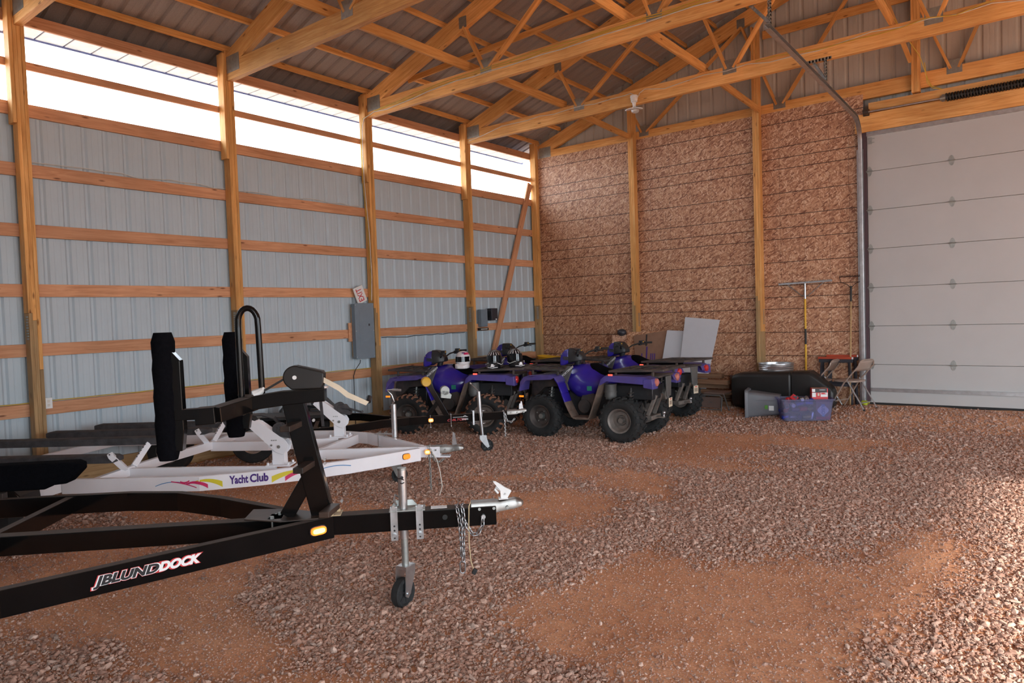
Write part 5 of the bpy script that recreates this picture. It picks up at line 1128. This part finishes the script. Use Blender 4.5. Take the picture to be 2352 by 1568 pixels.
# lumber
lp = [(3.62, 12.02, .0, 1.05, 4), (3.70, 11.86, .0, .85, -6), (3.66, 11.98, .09, .95, 8), (3.72, 11.88, .18, .90, -3), (3.64, 11.95, .27, .78, 5), (3.70, 11.90, .36, .80, -8), (3.68, 11.96, .445, .62, 3)]
ll = ['lowest long board of the lumber pile by the white boards', 'lowest front board of the lumber pile by the white boards', 'second layer board of the lumber pile', 'third layer board of the lumber pile', 'fourth layer board of the lumber pile', 'fifth layer board of the lumber pile under the top one', 'topmost reddish board of the lumber pile']
for (x, y, z, L, a), lb in zip(lp, ll):
    c, s = math.cos(R(a)), math.sin(R(a)); zz = gz(x, y)+z+.043
    tag(board('lumber_offcut', (x, y, zz), (x+L*c, y+L*s, zz), .14, .078, lumber2), lb, 'lumber', 'boards of the lumber pile')
lean('dark_crate_panel', 'dark brown panel lying against the wall right of the lumber pile', 'board', [(4.32, gb), (4.86, gb), (4.86, .56), (4.32, .58)], brownv, 12.30, 12.25, .03)
# galvanised bin
gx, gy = 5.19, 12.10; g0 = gz(gx, gy); t = thing('galvanised_bin', 'round galvanised steel bin with ribbed sides behind the black tank', 'bin', (gx, gy, g0)); pr = [(.001, .02), (.165, .0), (.24, .02)]
for k in range(20): pr += [(.245+.0012*k, .05+.028*k), (.252+.0012*k, .064+.028*k)]
pr += [(.275, .62), (.283, .625), (.275, .64), (.283, .655), (.275, .67), (.283, .685), (.278, .70), (.289, .712), (.285, .73), (.272, .725), (.262, .60), (.24, .06), (.001, .05)]
MB().lathe(pr, (0, 0, 0), (0, 0, 1), 48).build('bin_body', galv, t, ang=.5)
# black moulded tank
t = thing('black_tank', 'big black moulded plastic tank lying on the floor behind the totes', 'tank', (5.24, 11.75, gz(5.2, 11.6)-.01))
def rr_ring(x, hy, z0, z1, r, n=6):
    pts = []
    for cx_, cz_, a0 in ((hy-r, z1-r, 0), (-hy+r, z1-r, 90), (-hy+r, z0+r, 180), (hy-r, z0+r, 270)):
        for k in range(n): q = R(a0+90*k/(n-1)); pts.append((x, cx_+r*math.cos(q), cz_+r*math.sin(q)))
    return pts
bt_ = MB().loft([rr_ring(*a) for a in ((-.655, .12, .12, .53, .06), (-.64, .15, .08, .57, .07), (-.60, .162, .05, .60, .075), (-.50, .165, .04, .63, .08), (.30, .165, .03, .665, .08), (.325, .150, .045, .652, .07), (.35, .165, .03, .67, .08), (.62, .165, .03, .68, .08), (.66, .162, .03, .655, .08), (.93, .14, .10, .44, .07), (.96, .12, .14, .38, .06))]).build('tank_body', blackt, t, ang=.45)
# grey tote tipped on its side
def tote(par, L0, W0, L1, W1, Hh, m, nm='tote_body', th=.006):
    """tapered open box, rim up (z=Hh)"""
    def rg(l, w, z, r=.05, n=5):
        pts = []
        for cx_, cy_, a0 in ((l/2-r, w/2-r, 0), (-l/2+r, w/2-r, 90), (-l/2+r, -w/2+r, 180), (l/2-r, -w/2+r, 270)):
            for k in range(n): q = R(a0+90*k/(n-1)); pts.append((cx_+r*math.cos(q), cy_+r*math.sin(q), z))
        return pts
    rs_ = [rg(L1, W1, 0), rg(L1+.01, W1+.01, .02)]+[rg(L1+(L0-L1)*f, W1+(W0-W1)*f, Hh*f) for f in (.3, .6, .9)]+[rg(L0+.02, W0+.02, Hh*.905), rg(L0+.05, W0+.05, Hh*.96), rg(L0+.05, W0+.05, Hh), rg(L0-.01, W0-.01, Hh), rg(L0-.015, W0-.015, Hh*.9), rg(L1-.012, W1-.012, .012)]
    return MB().loft(rs_).build(nm, m, par, ang=.6)
gx, gy = 5.24, 11.12
t = bpy.data.objects.new('grey_tote', None); COL.objects.link(t); M = Matrix.Translation((gx, gy+.20, gz(gx, gy)+.215)) @ Matrix.Rotation(R(12), 4, 'Z') @ Matrix.Rotation(R(-90), 4, 'Y') @ Matrix.Translation((0, 0, -.24)); M = M @ Matrix.Rotation(R(0), 4, 'Z'); t.matrix_basis = M; WM['grey_tote'] = M
tag(t, 'grey plastic tote tipped on its side with its opening to the left', 'tote')
tote(t, .43, .42, .30, .31, .52, totg)
tb = [c for c in children(t)][0]
MB().box((-.03, -.190, .20), (.060, .003, .045)).build('green_label', gmat, tb, smooth=False); MB().box((-.045, -.182, .125), (.075, .003, .075)).build('white_label', whitep, tb, smooth=False)
b = MB(); b.box((.075, -.190, .22), (.006, .006, .30)); b.box((-.13, -.190, .22), (.006, .006, .28)); b.build('moulded_rib', totg, tb, smooth=False)
# clear tote full of cans
cx, cy = 5.88, 11.22; ca_ = R(28); cz = gz(cx, cy)+.004
t = thing('clear_tote', 'clear plastic tote full of empty drink cans with a beer box inside', 'tote', (cx, cy, cz), ca_)
tote(t, .76, .40, .68, .33, .335, totc)
MC = Matrix.Translation((cx, cy, cz)) @ Matrix.Rotation(ca_, 4, 'Z')
def wpt(p): return MC @ Vector(p)
def can_mesh(m):
    c = MB(); c.lathe([(.001, .006), (.022, .004), (.026, 0), (.033, .012), (.033, .105), (.027, .121), (.0275, .123), (.024, .119), (.001, .117)], (0, 0, 0), (0, 0, 1), 20)
    return c
cols = {'red': red_l, 'blue': mat('blue can', (.02, .05, .40), .25, .5), 'silver': galv, 'purple': mat('purple can', (.10, .03, .16), .3, .3), 'gold': mat('gold can', (.40, .30, .06), .3, .5), 'white': whitep}
alm = mat('can lid aluminium', (.75, .75, .75), .22, .95, .05)
spots = [(-.30, -.10, .02, 'blue', 80, 10), (-.20, -.11, .02, 'silver', 90, 20), (-.10, -.10, .03, 'purple', 85, 80), (.0, -.11, .02, 'gold', 88, 5), (.08, -.10, .04, 'silver', 10, 0), (-.28, -.05, .12, 'red', 80, 60), (-.16, -.10, .13, 'purple', 90, 0), (-.05, -.11, .14, 'red', 90, 15), (.06, -.10, .15, 'gold', 90, 70), (-.29, -.12, .21, 'silver', 60, 90), (-.20, -.12, .20, 'white', 90, 90), (-.10, -.11, .22, 'blue', 80, 12), (.03, -.11, .23, 'blue', 95, 8), (-.25, .05, .22, 'red', 75, 40), (-.12, .05, .25, 'blue', 85, 100), (.0, .03, .26, 'purple', 80, 60), (-.22, -.02, .285, 'red', 90, 30), (-.06, -.06, .285, 'silver', 90, 95), (.02, -.05, .29, 'silver', 75, 85), (.09, -.06, .27, 'blue', 95, 70), (-.30, .10, .10, 'blue', 90, 20), (-.15, .10, .10, 'gold', 90, 60), (.0, .10, .12, 'red', 90, 10), (.10, .08, .10, 'purple', 90, 30)]
place_w = {'blue': 'blue', 'red': 'red', 'silver': 'silver', 'purple': 'dark purple', 'gold': 'gold', 'white': 'white'}
protoc = {}
for i, (x, y, z, cn, tl_, az) in enumerate(spots):
    M = MC @ Matrix.Translation((x, y, z+.035)) @ Matrix.Rotation(R(az), 4, 'Z') @ Matrix.Rotation(R(tl_), 4, 'Y') @ Matrix.Translation((0, 0, -.06))
    if cn not in protoc: o = can_mesh(0).build('drink_can', cols[cn], None, ang=.5); protoc[cn] = o
    else: o = protoc[cn].copy(); COL.objects.link(o)
    o.matrix_basis = M
    lay = 'near the bottom' if z < .08 else 'in the middle layer' if z < .19 else 'in the upper layer' if z < .27 else 'poking out at the top'
    tag(o, '%s drink can %s of the clear tote' % (place_w[cn], lay), 'can', '%s cans %s of the clear tote' % (place_w[cn], lay))
def carton(name, label, M, d, base):
    t = bpy.data.objects.new(name, None); COL.objects.link(t); t.matrix_basis = M; WM[t.name] = M; tag(t, label, 'carton')
    return t, MB().box((0, 0, d[2]/2), d).build('carton_body', base, t, .003, False)
t, cbx = carton('beer_carton', 'maroon beer carton standing inside the right end of the clear tote', MC @ Matrix.Translation((.225, -.040, .018)), (.20, .25, .29), mat('maroon carton', (.22, .03, .10), .6))
n = 20; b = MB(); pts = []
for k in range(n): q = 2*math.pi*k/n; rr_ = .075*(1+.10*math.cos(4*q)); pts.append((rr_*math.cos(q), rr_*math.sin(q)))
em = MB().prism(pts, (0, -.1255, .145), (1, 0, 0), (0, 0, 1), (0, -.001, 0)).build('emblem', mat('pale emblem', (.80, .85, .95), .5), cbx, smooth=False)
MB().prism([(-.02, -.03), (.005, .0), (.03, .06), (.045, .03), (.06, .02), (.035, -.04)], (.0, -.1272, .15), (1, 0, 0), (0, 0, 1), (0, -.0006, 0)).build('mountain', white_l, em, smooth=False)
text('BUSCH', .068, blue_l, axes((.0, -.1285, .145), (0, 0, -1), (0, -1, 0)), em, 'lettering', 0, .0016, .0006, 1, 'CENTER', .185)
MR = MC @ Matrix.Translation((.215, .01, .315)) @ Matrix.Rotation(R(-4), 4, 'Z')
t, cbx = carton('soda_carton', 'red, white and black soda carton resting on top of the clear tote', MR, (.23, .15, .17), red_l)
for c_, d2, m_, nm in (((0, -.0755, .137), (.20, .001, .062), black_l, 'black_band'), ((-.085, -.076, .07), (.055, .001, .065), whitep, 'white_panel'), ((.06, -.076, .072), (.10, .001, .066), whitep, 'white_panel'), ((-.09, -.0765, .138), (.045, .001, .045), whitep, 'white_panel'), ((.055, -.0768, .09), (.075, .0008, .026), red_l, 'red_panel'), ((-.02, -.0768, .075), (.026, .0008, .040), cream, 'seal_panel')):
    MB().box(c_, d2).build(nm, m_, cbx, smooth=False)
MB().box((0, 0, .1715), (.22, .145, .003)).build('carton_top', tan, cbx, smooth=False)
b = MB(); [b.box((.0+.014*k, -.0768, .145), (.009, .0008, .008)) for k in range(6)]; [b.box((.075+.012*k, -.077, .095), (.006, .0008, .022)) for k in range(3)]; b.build('small_print', white_l, cbx, smooth=False)
MR = MC @ Matrix.Translation((-.20, -.10, .33)) @ Matrix.Rotation(R(25), 4, 'X') @ Matrix.Rotation(R(40), 4, 'Y')
t, cbx = carton('crumpled_wrapper', 'small crumpled red and silver carton on the left end of the clear tote', MR, (.10, .03, .075), red_l); MB().prism([(-.045, 0), (.045, 0), (.01, .06)], (0, -.0155, .04), (1, 0, 0), (0, 0, 1), (0, -.001, 0)).build('foil_flap', galv, cbx, smooth=False)
# ================================================================== folding chairs
def folding_chair(label, x, y, deg, m=beige):
    """steel folding chair, facing local +X"""
    t = thing('folding_chair', label, 'folding chair', (x, y, gz(x, y)), R(deg), 'folding chairs by the white door')
    for sy in (1, -1):
        MB().tube([(-.245, sy*.20, .74), (-.235, sy*.212, .69), (.0, sy*.212, .42), (.25, sy*.212, .005)], .0115, 8).build('front_leg', m, t)
        MB().tube([(-.02, sy*.185, .475), (-.30, sy*.185, .005)], .0115, 8).build('rear_leg', galv, t)
        MB().cyl((-.30, sy*.185, 0), (-.295, sy*.185, .03), .014, n=8).build('foot_cap', rubber, t)
    MB().tube([(-.245, .20, .74), (-.252, .16, .765), (-.254, .10, .775), (-.254, -.10, .775), (-.252, -.16, .765), (-.245, -.20, .74)], .0115, 8).build('top_rail', m, t)
    b = MB(); vs = []; nn = 10
    for k in range(nn+1):
        yy = -.20+.40*k/nn; bow = -.028*(1-(yy/.20)**2)
        for s_ in range(5): f = s_/4; vs.append((-.245+.075*(1-f)+bow, yy, .605+.155*f+.008*(1-(yy/.2)**2)*f))
    m5 = 5; fs = [(k*m5+s_, (k+1)*m5+s_, (k+1)*m5+s_+1, k*m5+s_+1) for k in range(nn) for s_ in range(4)]
    o = b.add(vs, fs).build('backrest', m, t, ang=1.2); so = o.modifiers.new('solid', 'SOLIDIFY'); so.thickness = .006
    rs_ = []
    for z_, e in ((.425, .97), (.432, 1), (.446, 1), (.452, .96)):
        rs_.append([(.035+.20*e*math.copysign(abs(math.cos(q))**.6, math.cos(q)), .198*e*math.copysign(abs(math.sin(q))**.6, math.sin(q)), z_) for q in [2*math.pi*k/28 for k in range(28)]])
    MB().loft(rs_).build('seat', m, t, ang=.7)
    MB().tube([(-.235, .185, .115), (-.235, -.185, .115)], .009, 6).build('crossbar', galv, t); MB().tube([(.185, .212, .115), (.185, -.212, .115)], .009, 6).build('crossbar', m, t)
    return t
folding_chair('beige steel folding chair standing open in front of the white door edge', 6.42, 11.86, 162)
folding_chair('beige steel folding chair behind the black tank with only its back showing', 5.88, 12.13, 175)
fx_, fy_ = 4.34, 11.36; t = thing('folded_chair', 'brown folded steel chair lying on the floor left of the black tank', 'folding chair', (fx_, fy_, gz(fx_, fy_)))
MB().prism([(-.18, .07), (.16, .07), (.17, .25), (-.17, .25)], (0, -.02, 0), (1, 0, 0), (0, 0, 1), (0, .02, 0)).build('backrest', brownv, t, .004)
MB().tube([(-.20, -.03, .02), (-.19, -.03, .24), (-.16, -.03, .285), (.15, -.03, .285), (.19, -.03, .25), (.17, -.03, .02)], .012, 8).build('chair_frame', dgray, t); MB().tube([(-.20, -.03, .045), (.172, -.03, .045)], .009, 6).build('crossbar', dgray, t)
MB().loft([[(x_, y_, z_) for x_, y_ in ((-.16, .02), (.20, .02), (.22, .36), (-.14, .36))] for z_ in (.29, .325)]).build('seat', brownv, t, .01)
MB().box((-.02, -.0215, .165), (.07, .002, .014)).build('name_strip', dgray, t, smooth=False)
MB().tube([(.20, .02, .30), (.26, .10, .02)], .011, 8).build('leg', dgray, t); MB().tube([(-.17, .30, .30), (-.20, .32, .02)], .011, 8).build('leg', dgray, t)
# saw horses
def sawhorse(label, x0, x1, y, zt):
    g = gz((x0+x1)/2, y); t = thing('sawhorse', label, 'sawhorse', ((x0+x1)/2, y, g), 0, 'orange topped sawhorses'); L = x1-x0; h = zt-g
    MB().box((0, 0, h-.018), (L, .05, .036)).build('top_board', orange, t, .004); MB().box((0, 0, h-.065), (L*.96, .035, .055)).build('top_rail', charg, t, .003)
    MB().box((L/2-.012, -.026, h-.018), (.022, .004, .034)).build('end_cap', whitep, t, smooth=False)
    for sx in (1, -1): MB().beam((sx*L*.40, -.005, h-.08), (sx*L*.46, -.03, 0), .028, .035, up=(0, 1, 0)).build('leg', charg, t, .002); MB().beam((sx*L*.36, .012, h-.08), (sx*L*.40, .025, 0), .024, .035, up=(0, 1, 0)).build('leg', charg, t, .002)
    MB().box((0, -.012, h*.42), (L*.84, .02, .05)).build('brace', charg, t, .002); return t
sawhorse('orange topped folding sawhorse leaning at the back, next to the door track', 5.93, 6.42, 12.395, .957); sawhorse('orange topped folding sawhorse in front, its right end tipped white', 5.82, 6.36, 12.31, .925)
# rakes
t = thing('landscape_rake', 'wide landscape rake with a yellow handle leaning on the board wall', 'rake', (5.60, 12.385, gz(5.6, 12.2)))
def rk(z): f = z/2.1; return Vector((0, .03*f, z))
rd = [(0, .55, black_l), (.55, .95, yellow), (.95, 1.28, black_l), (1.28, 1.72, yellow)]
MB().cyl(rk(.0), rk(.58), .017, n=12).build('grip', blackc, t); MB().cyl(rk(.58), rk(1.03), .0165, n=12).build('handle', yellow, t); MB().cyl(rk(1.03), rk(1.29), .018, n=12).build('grip', blackc, t); MB().cyl(rk(1.29), rk(1.80), .0165, n=12).build('handle', yellow, t)
MB().cyl(rk(1.80), rk(2.07), .017, n=12).build('ferrule', galv, t)
b = MB()
for s_ in (1, -1): b.tube([rk(1.85), rk(1.86)+Vector((s_*.06, 0, 0)), rk(1.98)+Vector((s_*.20, 0, 0)), rk(2.07)+Vector((s_*.30, -.005, 0))], .008, 6)
b.build('brace', galv, t)
b = MB(); b.beam((-.43, .022, 2.065), (.43, .022, 2.085), .03, .026); [b.box((-.42+.84*k/27, .005, 2.085+.0007*k), (.006, .05, .006)) for k in range(28)]; b.build('rake_head', galv, t, smooth=False)
t = thing('bow_rake', 'rusty bow rake with a wooden handle leaning beside the door track', 'rake', (6.31, 12.26, gz(6.3, 12.2)))
MB().cyl((0, 0, 0), (.012, .12, 1.75), .013, n=10).build('handle', treated, t); MB().cyl((.011, .115, 1.68), (.013, .125, 1.93), .016, n=10).build('ferrule', blackc, t)
b = MB(); b.tube([(.012, .12, 1.90), (-.05, .12, 1.965), (-.14, .12, 2.0), (-.155, .12, 2.06), (-.15, .12, 2.085)], .006, 6); b.tube([(.012, .12, 1.90), (.075, .12, 1.965), (.155, .12, 2.0), (.17, .12, 2.06), (.165, .12, 2.085)], .006, 6); b.beam((-.165, .12, 2.085), (.18, .12, 2.085), .016, .012)
for k in range(14): b.cyl((-.155+.32*k/13, .12, 2.085), (-.155+.32*k/13, .10, 2.115), .006, .002, n=6)
b.build('rake_head', mat('rusty iron', (.055, .025, .018), .7, .4, .3), t)
# wheelbarrow tray by the corner
t = thing('wheelbarrow', 'yellow wheelbarrow tray showing above the quads near the corner post', 'wheelbarrow', (.60, 12.0, gz(.6, 12.0)))
rs_ = []
for z_, e, dx in ((.48, .55, .05), (.70, .86, .0), (.80, 1.0, -.01), (.80, .96, -.01), (.70, .82, 0), (.50, .52, .05)):
    rs_.append([(dx+.27*e*math.copysign(abs(math.cos(q))**.7, math.cos(q)), .22*e*math.copysign(abs(math.sin(q))**.7, math.sin(q)), z_+.03*math.cos(q)*(-1)) for q in [2*math.pi*k/24 for k in range(24)]])
MB().loft(rs_).build('tray', yellow, t, ang=.8)
b = MB(); [b.tube([(.42, s_*.22, .62), (.15, s_*.15, .50), (-.25, s_*.06, .22)], .014, 6) for s_ in (1, -1)]; [b.tube([(.18, s_*.15, .49), (.22, s_*.16, .0)], .013, 6) for s_ in (1, -1)]; b.build('frame', blackc, t)
road_wheel(t, (-.28, 0, .19), .19, .08, (0, 1, 0))
tg_ = thing('work_glove', 'lime green work glove lying under the open folding chair', 'glove', (6.55, 12.14, gz(6.55, 12.14)+.005)); b = MB(); b.ell((0, 0, .035), (.045, .03, .035), 12, 8); [b.tube([(-.02+.014*k, 0, .055), (-.03+.02*k, -.02, .075), (-.035+.024*k, -.05, .06)], [.012, .011, .008], 6) for k in range(4)]; b.tube([(.03, 0, .035), (.06, -.01, .05), (.07, -.02, .05)], [.013, .012, .009], 6); b.build('glove_body', lime, tg_)
